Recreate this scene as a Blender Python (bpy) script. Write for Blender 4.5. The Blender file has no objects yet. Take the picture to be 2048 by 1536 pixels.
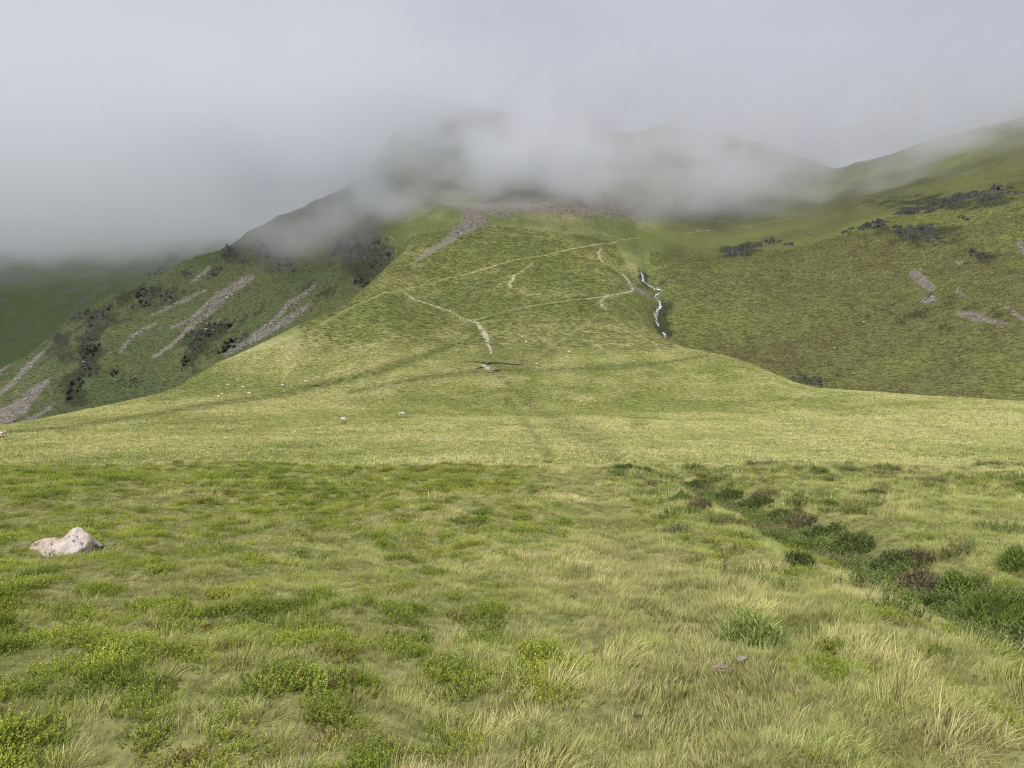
import bpy, math, random
import numpy as np
from mathutils import Vector, Matrix

random.seed(7)
RNG = np.random.default_rng(7)
SC = bpy.context.scene
COL = SC.collection

# ------------------------------------------------------------------ camera
F = 1462.0            # focal length in photo pixels (2048 wide)
CX, CY = 1024.0, 768.0
cam_d = bpy.data.cameras.new('camera')
cam_d.sensor_width = 36.0
cam_d.lens = 36.0 * F / 2048.0
cam_d.clip_start = 0.05
cam_d.clip_end = 6000
cam = bpy.data.objects.new('camera', cam_d)
cam.location = (0, 0, 0)
cam.rotation_euler = (math.radians(90), 0, 0)
COL.objects.link(cam)
SC.camera = cam

# ------------------------------------------------------------------ sky and sun
SUN_EL, SUN_AZ = 52.0, 205.0      # azimuth measured from +Y clockwise: behind and a little left of the camera
w = bpy.data.worlds.new('World'); SC.world = w; w.use_nodes = True
nt = w.node_tree; nt.nodes.clear()
out = nt.nodes.new('ShaderNodeOutputWorld')
sky = nt.nodes.new('ShaderNodeTexSky'); sky.sky_type = 'NISHITA'; sky.sun_disc = False
sky.sun_elevation = math.radians(SUN_EL); sky.sun_rotation = math.radians(SUN_AZ)
sky.dust_density = 4.0
b1 = nt.nodes.new('ShaderNodeBackground'); b1.inputs['Strength'].default_value = 0.10
nt.links.new(sky.outputs[0], b1.inputs['Color'])
tc = nt.nodes.new('ShaderNodeTexCoord')
mp = nt.nodes.new('ShaderNodeMapping'); mp.inputs['Scale'].default_value = (1.0, 1.0, 2.6)
nt.links.new(tc.outputs['Generated'], mp.inputs['Vector'])
nz = nt.nodes.new('ShaderNodeTexNoise'); nz.inputs['Scale'].default_value = 2.1
nz.inputs['Detail'].default_value = 6; nz.inputs['Roughness'].default_value = 0.5
nt.links.new(mp.outputs[0], nz.inputs['Vector'])
cr = nt.nodes.new('ShaderNodeValToRGB')
cr.color_ramp.elements[0].position = 0.30; cr.color_ramp.elements[0].color = (0.445, 0.452, 0.525, 1)
cr.color_ramp.elements[1].position = 0.70; cr.color_ramp.elements[1].color = (0.53, 0.537, 0.60, 1)
nt.links.new(nz.outputs['Fac'], cr.inputs[0])
b2 = nt.nodes.new('ShaderNodeBackground'); b2.inputs['Strength'].default_value = 1.0
nt.links.new(cr.outputs[0], b2.inputs['Color'])
mx = nt.nodes.new('ShaderNodeMixShader'); mx.inputs[0].default_value = 0.92     # overcast deck over the clear sky
nt.links.new(b1.outputs[0], mx.inputs[1]); nt.links.new(b2.outputs[0], mx.inputs[2])
nt.links.new(mx.outputs[0], out.inputs['Surface'])

sun_d = bpy.data.lights.new('sun', 'SUN'); sun_d.energy = 3.2; sun_d.angle = math.radians(4)
sun_d.color = (1.0, 0.965, 0.91)
sun = bpy.data.objects.new('sun', sun_d); COL.objects.link(sun)
_e, _a = math.radians(SUN_EL), math.radians(SUN_AZ)
sv = Vector((math.sin(_a) * math.cos(_e), math.cos(_a) * math.cos(_e), math.sin(_e)))   # towards the sun
sun.rotation_euler = (-sv).to_track_quat('-Z', 'Y').to_euler()

SC.view_settings.view_transform = 'Standard'; SC.view_settings.look = 'None'
SC.view_settings.exposure = 0.24; SC.view_settings.gamma = 1.0
SC.render.engine = 'CYCLES'
cy = SC.cycles
cy.use_denoising = True; cy.denoising_prefilter = 'NONE'; cy.denoising_input_passes = 'RGB_ALBEDO_NORMAL'; cy.filter_width = 1.1
try: cy.denoiser = 'OPENIMAGEDENOISE'
except Exception: pass
cy.max_bounces = 8; cy.diffuse_bounces = 3; cy.glossy_bounces = 2; cy.transmission_bounces = 4
cy.volume_bounces = 4; cy.transparent_max_bounces = 8
cy.use_adaptive_sampling = False; cy.adaptive_threshold = 0.02
cy.caustics_reflective = False; cy.caustics_refractive = False

# ------------------------------------------------------------------ noise helpers
def _hash(ix, iy, seed):
    h = (ix.astype(np.int64) * 374761393 + iy.astype(np.int64) * 668265263 + seed * 1442695041) & 0xFFFFFFFF
    h = ((h ^ (h >> 13)) * 1274126177) & 0xFFFFFFFF
    h = h ^ (h >> 16)
    return h
def perlin(x, y, seed=0):
    x = np.asarray(x, float); y = np.asarray(y, float)
    ix = np.floor(x); iy = np.floor(y); fx = x - ix; fy = y - iy
    u = fx * fx * fx * (fx * (fx * 6 - 15) + 10); v = fy * fy * fy * (fy * (fy * 6 - 15) + 10)
    def g(a, b):
        th = _hash(ix + a, iy + b, seed) * (2 * np.pi / 4294967296.0)
        return np.cos(th) * (fx - a) + np.sin(th) * (fy - b)
    n0 = g(0, 0) * (1 - u) + g(1, 0) * u
    n1 = g(0, 1) * (1 - u) + g(1, 1) * u
    return (n0 * (1 - v) + n1 * v) * 1.5
def fbm(x, y, seed=0, octv=4, rough=0.5, lac=2.03):
    s = 0; a = 1; t = 0
    for o in range(octv):
        s = s + a * perlin(x, y, seed + o * 17); t += a; a *= rough
        x = x * lac + 13.1; y = y * lac + 7.7
    return s / t
def ss(e0, e1, x):
    t = np.clip((x - e0) / (e1 - e0), 0, 1); return t * t * (3 - 2 * t)
def mix(a, b, t):
    return a + (b - a) * t

# ------------------------------------------------------------------ the lie of the land
# profiles away from the viewpoint: for a set of bearings, (distance, height) of the brow, the col, its edge, the gully behind the
# edge, the slope behind that, the crest, the valley behind the crest and the far fell
NAMES = 'S1 S2 A1 A2 E G B M1 M2 M3 C V F T'.split()
PROF = {
 -1500: [(58,-5.9),(62,-6.2),(66,-6.5),(70,-7),(75,-8),(140,-60),(220,-62),(260,-52),(300,-44),(340,-38),(380,-34),(600,-90),(1000,10),(1600,300)],
 -500: [(60,-5.9),(68,-6.0),(78,-6.4),(88,-6.8),(98,-7.4),(185,-60),(270,-46),(305,-34),(335,-24),(365,-16),(400,-11),(650,-70),(1050,10),(1550,290)],
 0:   [(62,-5.9),(75,-6.0),(88,-6.2),(100,-6.3),(112,-6.5),(200,-45),(290,-17.5),(325,-8),(355,-1),(390,4.5),(420,8),(700,-30),(1050,25),(1550,290)],
 165: [(65,-5.9),(85,-6.0),(105,-5.9),(125,-5.6),(145,-5.3),(225,-36),(320,-13),(350,3),(385,20),(420,34),(450,45),(720,0),(1080,95),(1550,300)],
 330: [(68,-5.9),(95,-5.9),(125,-5.4),(160,-3.7),(190,-2.2),(262,-24),(350,-5),(385,15),(425,38),(460,58),(490,75),(750,40),(1100,160),(1550,335)],
 450: [(68,-5.9),(95,-5.9),(130,-5.2),(185,-2.2),(235,7.6),(300,-6),(385,11.5),(415,32),(455,58),(490,80),(520,97),(760,70),(1150,225),(1600,385)],
 600: [(68,-5.9),(95,-5.9),(130,-5.5),(195,0),(280,22.6),(335,14),(415,33.5),(450,57),(490,86),(535,116),(575,139),(780,110),(1200,270),(1600,425)],
 690: [(68,-5.9),(95,-5.9),(130,-5.5),(205,3.5),(320,34),(365,30),(430,45.5),(465,72),(510,105),(560,136),(610,165),(800,140),(1200,270),(1600,425)],
 760: [(68,-5.9),(95,-5.9),(132,-5.5),(210,6.5),(370,54),(402,53),(450,67),(490,97),(535,126),(590,162),(650,205),(820,180),(1200,250),(1600,380)],
 830: [(68,-5.9),(95,-5.9),(132,-5.5),(210,6),(420,80),(440,87),(475,103),(510,122),(555,146),(630,195),(730,272),(900,240),(1200,250),(1600,330)],
 900: [(68,-5.9),(95,-5.9),(132,-5.6),(207,5),(430,86),(452,96),(490,115),(530,133),(575,156),(660,212),(780,292),(950,260),(1200,250),(1600,300)],
 980: [(68,-5.9),(95,-5.9),(134,-5.6),(205,4.6),(430,87.5),(455,99),(500,119),(540,138),(590,163),(680,220),(800,294),(980,265),(1250,250),(1600,280)],
 1100:[(68,-5.9),(95,-5.9),(134,-5.6),(205,4.6),(430,86),(455,97),(500,118),(545,138),(595,164),(690,220),(810,286),(990,260),(1250,250),(1600,280)],
 1200:[(68,-5.9),(95,-5.9),(134,-5.6),(205,4.6),(415,76),(440,85),(500,112),(550,136),(605,164),(700,216),(820,276),(1000,250),(1250,240),(1600,270)],
 1270:[(68,-5.9),(95,-5.9),(134,-5.6),(205,4.4),(325,36),(362,49),(420,72),(500,103),(600,146),(700,200),(850,288),(1030,255),(1250,240),(1600,270)],
 1330:[(68,-5.9),(95,-5.9),(134,-5.6),(205,3.2),(268,16.2),(283,13.5),(303,17.8),(400,62),(520,107),(650,165),(890,308),(1050,270),(1250,240),(1600,270)],
 1450:[(68,-5.9),(95,-5.9),(134,-5.4),(180,-.6),(230,8.8),(255,0),(285,10.6),(350,39),(450,78),(600,132),(935,309),(1100,270),(1300,240),(1600,270)],
 1630:[(66,-5.9),(85,-5.9),(110,-5.5),(145,-3.6),(180,-.9),(210,-9),(240,-1.8),(320,30),(420,74),(600,137),(965,281),(1150,250),(1300,230),(1600,260)],
 1675:[(66,-5.9),(83,-5.9),(107,-5.5),(140,-3.7),(173,-1.3),(204,-10),(234,-2.4),(315,30),(415,77),(590,140),(975,274),(1150,240),(1300,220),(1600,250)],
 1720:[(66,-5.9),(82,-5.9),(105,-5.4),(136,-3.8),(168,-1.6),(198,-10.5),(229,-3),(310,30),(412,80),(575,145),(970,279),(1150,240),(1300,220),(1600,250)],
 1850:[(64,-5.8),(78,-5.8),(98,-5.3),(124,-4),(150,-2.6),(185,-12),(215,-4.4),(295,31),(395,82),(530,143),(860,270),(1050,240),(1300,220),(1600,250)],
 2048:[(62,-5.8),(74,-5.7),(90,-5.2),(110,-4.3),(130,-3.4),(165,-13),(195,-6),(275,36),(370,88),(480,138),(700,246),(950,230),(1300,220),(1600,250)],
 2500:[(60,-5.7),(68,-5.6),(80,-5.2),(95,-4.6),(112,-4.2),(148,-13),(180,-6),(255,40),(345,95),(450,146),(640,258),(900,240),(1300,220),(1600,250)],
 3550:[(58,-5.6),(62,-5.5),(68,-5.3),(74,-5),(84,-4.6),(120,-13),(150,-6),(220,40),(310,95),(410,150),(560,272),(800,240),(1300,220),(1600,250)],
}
NEAR = [(-40., 0.3), (0.8, -1.62), (3.1, -1.72), (6, -1.98), (10, -2.30), (18, -2.85), (26, -3.33), (33, -3.80), (38, -4.45), (44, -5.25), (52, -5.72)]

def pchip(x, y, xq):
    x = np.asarray(x, float); y = np.asarray(y, float); xq = np.asarray(xq, float)
    h = np.diff(x); d = np.diff(y) / h
    m = np.zeros_like(y)
    w1 = 2 * h[1:] + h[:-1]; w2 = h[1:] + 2 * h[:-1]
    ok = d[:-1] * d[1:] > 0
    dd0 = np.where(ok, d[:-1], 1); dd1 = np.where(ok, d[1:], 1)
    m[1:-1] = np.where(ok, (w1 + w2) / (w1 / dd0 + w2 / dd1), 0)
    m[0] = d[0]; m[-1] = d[-1]
    xq = np.clip(xq, x[0], x[-1])
    i = np.clip(np.searchsorted(x, xq) - 1, 0, len(h) - 1)
    t = (xq - x[i]) / h[i]
    return ((2*t**3 - 3*t**2 + 1) * y[i] + (t**3 - 2*t**2 + t) * h[i] * m[i] + (-2*t**3 + 3*t**2) * y[i+1] + (t**3 - t**2) * h[i] * m[i+1])

PXS = np.array(sorted(PROF))
PX = np.unique(np.concatenate([np.arange(-1500, -150, 14.), np.arange(-150, 2200, 3.0), np.arange(2200, 3551, 14.)]))
YR = np.concatenate([np.array([-40, -20, -8, 0.0]), np.geomspace(0.8, 1950, 1150)])
_ctrlY = np.stack([pchip(PXS, [PROF[p][k][0] for p in PXS], PX) for k in range(len(NAMES))], 1)
_ctrlZ = np.stack([pchip(PXS, [PROF[p][k][1] for p in PXS], PX) for k in range(len(NAMES))], 1)
BASE = np.zeros((len(PX), len(YR)))
nY = [a for a, b in NEAR]; nZ = [b for a, b in NEAR]
for i in range(len(PX)):
    yy = nY + list(_ctrlY[i]) + [1960.]
    zz = nZ + list(_ctrlZ[i]) + [_ctrlZ[i][-1] + 90]
    BASE[i] = pchip(yy, zz, YR)
def ctrl(name, px):
    return np.interp(px, PX, _ctrlY[:, NAMES.index(name)])
def bil(px, Y):
    px = np.clip(px, PX[0], PX[-1] - 1e-6); Y = np.clip(Y, YR[0], YR[-1] - 1e-6)
    i = np.clip(np.searchsorted(PX, px, 'right') - 1, 0, len(PX) - 2); j = np.clip(np.searchsorted(YR, Y, 'right') - 1, 0, len(YR) - 2)
    u = (px - PX[i]) / (PX[i+1] - PX[i]); v = (Y - YR[j]) / (YR[j+1] - YR[j])
    return (BASE[i, j] * (1-u) + BASE[i+1, j] * u) * (1-v) + (BASE[i, j+1] * (1-u) + BASE[i+1, j+1] * u) * v
def bearing(x, y):
    return np.clip(CX + F * x / np.maximum(y, 0.8), PX[0], PX[-1])

def pdist(pts, X, Y):
    """distance of points to a polyline and the width interpolated along it; pts rows (x, y[, width])"""
    P = np.asarray(pts, float); best = np.full(X.shape, 1e9); wid = np.zeros(X.shape)
    for a, b in zip(P[:-1], P[1:]):
        dx, dy = b[0]-a[0], b[1]-a[1]; L = dx*dx + dy*dy + 1e-9
        t = np.clip(((X - a[0]) * dx + (Y - a[1]) * dy) / L, 0, 1)
        d = np.hypot(X - a[0] - t*dx, Y - a[1] - t*dy)
        k = d < best
        best = np.where(k, d, best)
        if P.shape[1] > 2: wid = np.where(k, a[2] + (b[2]-a[2]) * t, wid)
    return best, wid

def hit0(px, py, ymin=1.0):
    """where the line of sight through a photo pixel first meets the smooth land (no detail)"""
    Y = YR[YR >= ymin]; z = bil(np.full(Y.shape, float(px)), Y)
    p = CY - F * z / Y
    k = np.argmax(p <= py)
    if p[k] > py: k = len(Y) - 1
    if k == 0: return (px - CX) / F * Y[0], Y[0]
    t = (p[k-1] - py) / (p[k-1] - p[k] + 1e-9)
    yy = Y[k-1] + t * (Y[k] - Y[k-1])
    return (px - CX) / F * yy, yy

# the ditch and the trodden line in the near grass (in metres on the ground)
DITCH = [hit0(*p) for p in [(2330, 1345), (2120, 1258), (2000, 1205), (1900, 1164), (1800, 1120), (1715, 1090), (1640, 1055), (1540, 1020), (1450, 988), (1390, 966)]]
TROD = [hit0(*p) for p in [(1360, 1530), (1385, 1440), (1400, 1360), (1385, 1270), (1350, 1200), (1300, 1130), (1245, 1070), (1210, 1020), (1175, 975), (1150, 945)]]
STREAM_PX = [(1332, 676), (1326, 664), (1318, 660), (1315, 645), (1311, 633), (1317, 620), (1321, 612), (1316, 598), (1310, 595), (1318, 586), (1321, 582), (1305, 574), (1295, 570), (1285, 565), (1286, 555), (1283, 545), (1297, 537), (1312, 531), (1330, 522), (1352, 511), (1385, 500)]
STREAM = [hit0(*p) for p in STREAM_PX]

def detail(x, y, px):
    x = np.asarray(x, float).ravel(); y = np.asarray(y, float).ravel(); px = np.asarray(px, float).ravel()
    d = np.zeros(x.shape)
    i = np.flatnonzero(y < 50)
    if len(i):
        X, Y = x[i], y[i]; near = 1 - ss(34, 50, Y)
        v = 0.16 * fbm(X / 2.6, Y / 2.6, 3, 3) + 0.15 * fbm(X / 0.8, Y / 0.8, 5, 2) + 0.36 * fbm(X / 8, Y / 8, 9, 2)
        dd, _ = pdist(DITCH, X, Y); v = v - 0.34 * np.exp(-(dd / 0.75) ** 2) + 0.05 * np.exp(-((dd - 1.25) / 0.5) ** 2)
        td, _ = pdist(TROD, X, Y); v = v - 0.10 * np.exp(-(td / 0.28) ** 2)
        d[i] += near * v
    E = ctrl('E', px); B = ctrl('B', px); FF = ctrl('F', px)
    shelf = ss(34, 50, y) * (1 - ss(0.98, 1.1, y / E)); i = np.flatnonzero(shelf > 0)
    if len(i): X, Y = x[i], y[i]; d[i] += shelf[i] * (0.5 * fbm(X / 38, Y / 38, 21, 3) + 0.16 * fbm(X / 6, Y / 9, 23, 3))
    cen = ss(760, 860, px) * (1 - ss(1230, 1300, px))          # no edge here: the slope runs straight up
    hill = np.maximum(ss(0.95, 1.5, y / B), cen * ss(240, 520, y)); left = 1 - ss(700, 860, px); right = ss(1250, 1420, px)
    i = np.flatnonzero(hill * left > 0)                        # gullies and buttresses running down the left face
    if len(i):
        X, Y = x[i], y[i]
        d[i] += (hill * left)[i] * (7.0 * fbm((X * 0.62 - Y * 0.78) / 120 + 3, (X * 0.78 + Y * 0.62) / 52, 31, 4) + 3.8 * np.abs(fbm(X / 30, Y / 30, 37, 5)) + 1.2 * fbm(X / 9, Y / 9, 39, 3))
    m = hill * (1 - left) * (1 - right); i = np.flatnonzero(m > 0)
    if len(i): X, Y = x[i], y[i]; d[i] += m[i] * (2.6 * fbm(X / 60, Y / 90, 41, 4) + 1.1 * fbm(X / 16, Y / 14, 43, 4))
    m = hill * right; i = np.flatnonzero(m > 0)
    if len(i): X, Y = x[i], y[i]; d[i] += m[i] * (4.2 * fbm(X / 75, Y / 85, 47, 4) + 2.3 * fbm(X / 22, Y / 26, 51, 4) + 0.30 * fbm(X / 6, Y / 3.2, 53, 3))
    i = np.flatnonzero((y > 230) & (y < 620) & (np.abs(px - 1330) < 130))
    if len(i): sd, _ = pdist(STREAM, x[i], y[i]); d[i] -= hill[i] * 4.5 * np.exp(-(sd / 8.0) ** 2) * ss(230, 290, y[i])
    i = np.flatnonzero((y > 650) & (cen > 0))                  # steepening summit crags in the cloud
    if len(i): d[i] += ss(650, 760, y[i]) * cen[i] * 9.0 * np.abs(fbm(x[i] / 50, y[i] / 50, 61, 4))
    i = np.flatnonzero(y > .9 * FF)
    if len(i): d[i] += ss(0.9, 1.1, y[i] / FF[i]) * 22 * fbm(x[i] / 190, y[i] / 190, 71, 5)
    return d
def H(x, y):
    x = np.asarray(x, float); y = np.asarray(y, float)
    px = bearing(x, y)
    return bil(px, y) + detail(x, y, px).reshape(x.shape)

# the same table with detail, for lines of sight
_tP = np.arange(-200, 2400, 8.0); _tY = np.geomspace(2.0, 1700, 620); _tX = (_tP[:, None] - CX) / F * _tY[None, :]
LAND = H(_tX.ravel(), np.broadcast_to(_tY, _tX.shape).ravel()).reshape(_tX.shape)
_pyT = CY - F * LAND / _tY[None, :]
def hit(px, py, ymin=1.5):
    """ground point seen at a photo pixel: nearest ground along that line of sight"""
    i = int(np.clip(round((px + 200) / 8.0), 0, len(_tP) - 1)); j0 = int(np.searchsorted(_tY, ymin))
    p = _pyT[i, j0:]
    k = int(np.argmax(p <= py))
    if p[k] > py: k = len(p) - 1
    k = max(k, 1); t = np.clip((p[k-1] - py) / (p[k-1] - p[k] + 1e-9), 0, 1)
    yy = _tY[j0+k-1] + t * (_tY[j0+k] - _tY[j0+k-1]); xx = (px - CX) / F * yy
    return np.array([xx, yy, float(H(np.array([xx]), np.array([yy]))[0])])
def normal(x, y, e=0.5):
    x = np.asarray(x, float); y = np.asarray(y, float)
    dx = (H(x+e, y) - H(x-e, y)) / (2*e); dy = (H(x, y+e) - H(x, y-e)) / (2*e)
    n = np.stack([-dx, -dy, np.ones_like(dx)], -1); return n / np.linalg.norm(n, axis=-1, keepdims=True)

# ------------------------------------------------------------------ what grows where (albedo)
C_ = lambda *a: np.array(a, float)
STRAW, PALE, GREEN, DARKG = C_(.365, .342, .165), C_(.310, .308, .120), C_(.178, .205, .055), C_(.095, .115, .030)
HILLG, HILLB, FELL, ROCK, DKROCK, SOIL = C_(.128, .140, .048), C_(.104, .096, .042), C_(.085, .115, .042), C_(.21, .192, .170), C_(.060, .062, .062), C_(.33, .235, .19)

SCREE = [  # (photo outline drawn as thick lines x, y, half width; colour)
 [(505, 553, 8), (470, 575, 15), (440, 594, 15), (415, 610, 10), (390, 630, 7), (365, 648, 6), (343, 655, 3)],
 [(470, 575, 6), (440, 605, 6), (412, 630, 6), (392, 645, 6), (365, 668, 7), (338, 692, 5), (303, 716, 5)],
 [(412, 580, 3), (370, 600, 5), (335, 616, 4), (300, 632, 3)],
 [(631, 571, 3), (606, 590, 5), (581, 606, 6), (556, 632, 6), (533, 653, 7), (490, 686, 6), (452, 708, 5)],
 [(617, 609, 5), (585, 634, 8), (555, 652, 8), (515, 675, 8), (485, 690, 7), (452, 708, 5)],
 [(94, 765, 6), (70, 785, 14), (41, 812, 22), (-10, 850, 30)],
 [(108, 808, 4), (80, 828, 8), (50, 845, 8)],
 [(84, 706, 6), (60, 728, 6), (25, 765, 7), (0, 785, 6)],
 [(316, 646, 4), (288, 660, 5), (262, 675, 4), (240, 706, 3)],
 [(420, 534, 5), (400, 550, 7), (384, 566, 5)],
 [(270, 556, 4), (250, 572, 5), (232, 582, 3)],
 [(60, 700, 2), (20, 730, 4), (-10, 752, 4)],
 [(825, 528, 4), (860, 503, 8), (895, 480, 12), (935, 452, 18), (960, 435, 26)],
 [(935, 425, 22), (1000, 412, 26), (1080, 405, 30), (1160, 412, 32), (1230, 415, 30), (1300, 414, 30), (1380, 414, 24), (1480, 418, 20), (1540, 416, 9)],
 [(1240, 395, 4), (1262, 420, 6), (1283, 442, 5)],
 [(1832, 548, 14), (1850, 566, 17), (1862, 574, 13)],
 [(1846, 602, 8), (1868, 598, 8)],
 [(1915, 624, 7), (1950, 632, 11), (1975, 640, 7), (2012, 648, 4)],
 [(1915, 583, 5), (1925, 588, 4)], [(1912, 523, 5), (1925, 526, 4)], [(2040, 490, 10), (2060, 515, 10)], [(2010, 612, 4), (2048, 640, 5)],
 [(1250, 560, 2), (1262, 572, 5), (1285, 586, 5), (1298, 596, 3)],
]
DARKLINES = [  # rushy or trodden lines of darker grass: x, y, half width ; strength
 ([(0, 868, 2), (120, 858, 3), (300, 830, 4), (450, 806, 5), (560, 790, 6), (640, 772, 7), (760, 742, 7), (850, 712, 6), (905, 690, 4)], .9),
 ([(700, 785, 3), (800, 765, 4), (900, 748, 5), (980, 742, 7), (1080, 741, 6), (1240, 736, 4), (1330, 724, 2.5), (1415, 712, 2)], .8),
 ([(985, 700, 12), (1010, 720, 16), (1060, 712, 18), (1100, 700, 13), (1150, 660, 6), (1200, 625, 4)], .62),
 ([(1000, 752, 5), (1040, 790, 6), (1085, 825, 10), (1130, 850, 16), (1180, 880, 18), (1230, 912, 14)], .60),
 ([(1015, 800, 5), (1045, 840, 6), (1075, 880, 6), (1100, 915, 7)], .55),
 ([(945, 645, 8), (965, 690, 12), (980, 730, 14)], .6),
 ([(955, 640, 4), (1030, 622, 4), (1120, 605, 4), (1200, 592, 4)], .55),
 ([(1820, 845, 3), (1890, 860, 4), (1950, 878, 4)], .4),
 ([(1270, 848, 8), (1290, 848, 6)], .7),
 ([(300, 800, 5), (360, 800, 3)], .5),
]
DARKZONES = [(545, 512, 50, 26, .9), (470, 510, 40, 16, .8), (730, 520, 60, 50, .9), (690, 495, 50, 28, .8), (180, 690, 34, 60, .8), (150, 780, 30, 40, .9), (420, 665, 60, 14, .9), (390, 700, 28, 36, .9), (200, 640, 60, 16, .7),
 (310, 590, 50, 18, .6), (640, 590, 50, 24, .45), (1840, 468, 80, 20, .8), (1900, 405, 150, 16, .8), (1480, 502, 46, 12, .7), (1960, 512, 40, 12, .7), (1850, 620, 120, 30, .30), (1240, 770, 20, 10, .3), (1600, 755, 60, 12, .7), (1325, 640, 16, 60, .9), (1290, 560, 16, 25, .8), (250, 600, 90, 40, .35), (120, 700, 40, 50, .5), (480, 640, 60, 30, .35), (560, 480, 60, 20, .6)]
def land_colour(x, y, z):
    px = CX + F * x / np.maximum(y, .8); py = CY - F * z / np.maximum(y, .8)
    pxc = np.clip(px, PX[0], PX[-1])
    E = ctrl('E', pxc); B = ctrl('B', pxc); C = ctrl('C', pxc)
    n1 = fbm(x / 60, y / 60, 101, 4); n2 = fbm(x / 9, y / 14, 103, 4); n3 = fbm(x / 2.2, y / 3.5, 107, 3)
    col = np.zeros(x.shape + (3,))
    # col / saddle
    cen = ss(740, 860, px) * (1 - ss(1180, 1300, px))
    up = ss(205, 300, y) * np.maximum(cen, 0.85)
    up = np.maximum(up, ss(600, 350, px) * ss(150, 240, y) * .6)
    s = np.clip(.58 + 1.35 * n1 + .85 * n2 + .25 * n3, 0, 1)
    shelf = mix(GREEN, mix(PALE, STRAW, np.clip(.35 + n2, 0, 1)[..., None]), s[..., None])
    su = np.clip(.08 + 1.5 * n1 + .8 * n2 + .2 * n3, 0, 1)
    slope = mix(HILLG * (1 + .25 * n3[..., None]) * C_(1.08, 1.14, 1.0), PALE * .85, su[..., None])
    col = mix(shelf, slope, up[..., None])
    # hills behind
    hb = np.clip(.35 + .8 * n1 + .7 * n2, 0, 1)
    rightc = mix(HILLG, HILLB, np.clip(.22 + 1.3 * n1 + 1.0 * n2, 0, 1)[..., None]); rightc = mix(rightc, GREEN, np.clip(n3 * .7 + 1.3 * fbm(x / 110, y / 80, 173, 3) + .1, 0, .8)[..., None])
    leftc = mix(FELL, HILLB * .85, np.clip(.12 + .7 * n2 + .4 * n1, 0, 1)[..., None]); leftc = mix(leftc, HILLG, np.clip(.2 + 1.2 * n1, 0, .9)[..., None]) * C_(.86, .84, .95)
    back = ss(1.02, 1.10, y / E)
    lf = (1 - ss(740, 840, px)) * back; rt = ss(1300, 1345, px) * back
    col = mix(col, leftc, lf[..., None]); col = mix(col, rightc, rt[..., None])
    col = mix(col, slope * np.array([.85, .9, .95]), (cen * ss(380, 520, y) * .8)[..., None])
    col = mix(col, C_(.075, .076, .070), (ss(640, 700, y) * ss(780, 840, px) * (1 - ss(1180, 1320, px)) * .85)[..., None])
    far = ss(1.15, 1.5, y / C)
    rkf = ss(.05, .35, fbm(x / 60, y / 60 + z / 25, 171, 5) + .0016 * (z - 190)) * .8
    col = mix(col, mix(FELL * 1.25, C_(.17, .155, .15), rkf[..., None]), far[..., None])
    vis = (y < C * 1.08)
    wob = 1 + .9 * fbm(x / 11, y / 16, 131, 4); wob2 = 6 * fbm(x / 25, y / 25, 137, 3)
    sel = np.flatnonzero((y > 46) & (y < E * 1.02) & (np.abs(px - 1024) < 1150)); cs = col[sel]
    for pts, k in DARKLINES:
        d, wd = pdist(pts, px[sel], py[sel] + wob2[sel] * .3)
        m = k * np.exp(-(d / np.maximum(wd * 1.3, .5)) ** 2)
        cs = mix(cs, DARKG * .95, np.clip(m * np.clip(.8 + n3[sel], .4, 1.2), 0, 1)[..., None])
    col[sel] = cs
    sel = np.flatnonzero((y > 180) & vis & (np.abs(px - 1024) < 1150)); X, Y = px[sel], py[sel]
    cs = col[sel]; N2, N3, beh = n2[sel], n3[sel], (y > E * 1.05)[sel]
    for cx_, cy_, rx_, ry_, k in DARKZONES:
        g_ = np.exp(-(((X - cx_) / rx_) ** 2 + ((Y - cy_) / ry_) ** 2)) * beh
        m = ss(.22, .6, g_ * k + .9 * N2 + .5 * N3) * ss(.05, .25, g_) * .9
        cs = mix(cs, C_(.036, .042, .022), m[..., None])
    col[sel] = cs
    scree = np.zeros(x.shape); sc_ = np.zeros(len(sel)); ok_ = ((y > E * 1.02) | (y > 300))[sel]; W2, W1 = wob2[sel], wob[sel]
    for pts in SCREE:
        d, wd = pdist(pts, X + W2 * .5, Y + W2 * .4)
        sc_ = np.maximum(sc_, (1 - ss(.45, .85, d / np.maximum(wd * W1, .8))) * ok_)
    scree[sel] = sc_
    rk = mix(ROCK, ROCK * .62, np.clip(.4 + n3, 0, 1)[..., None])
    brk = ss(-.25, .15, fbm(x / 3.1, y / 4.3, 141, 3) + .12)
    col = mix(col, rk * np.array([1.0, .97, .97]), (scree * (.35 + .6 * brk))[..., None])
    # near moor
    nr = 1 - ss(40, 50, y)
    moor = mix(C_(.155, .175, .055), C_(.25, .225, .10), np.clip(.4 + .9 * fbm(x / 1.1, y / 1.1, 151, 3), 0, 1)[..., None])
    col = mix(col, moor, nr[..., None])
    return np.clip(col, 0.01, .8), scree

# ------------------------------------------------------------------ small builders
def mesh_obj(name, verts, faces, mat=None, parent=None, smooth=False, **props):
    me = bpy.data.meshes.new(name)
    if isinstance(verts, np.ndarray):
        faces = np.asarray(faces)
        me.vertices.add(len(verts)); me.vertices.foreach_set('co', np.ascontiguousarray(verts, np.float32).ravel())
        n, k = faces.shape
        me.loops.add(n * k); me.loops.foreach_set('vertex_index', np.ascontiguousarray(faces, np.int32).ravel())
        me.polygons.add(n); me.polygons.foreach_set('loop_start', np.arange(0, n*k, k, dtype=np.int32))
        me.update(calc_edges=True)
    else:
        me.from_pydata([tuple(v) for v in verts], [], faces); me.update()
    if smooth: me.polygons.foreach_set('use_smooth', np.ones(len(me.polygons), bool))
    if mat: me.materials.append(mat)
    o = bpy.data.objects.new(name, me); COL.objects.link(o)
    if parent: o.parent = parent
    for k, v in props.items(): o[k] = v
    return o
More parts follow.
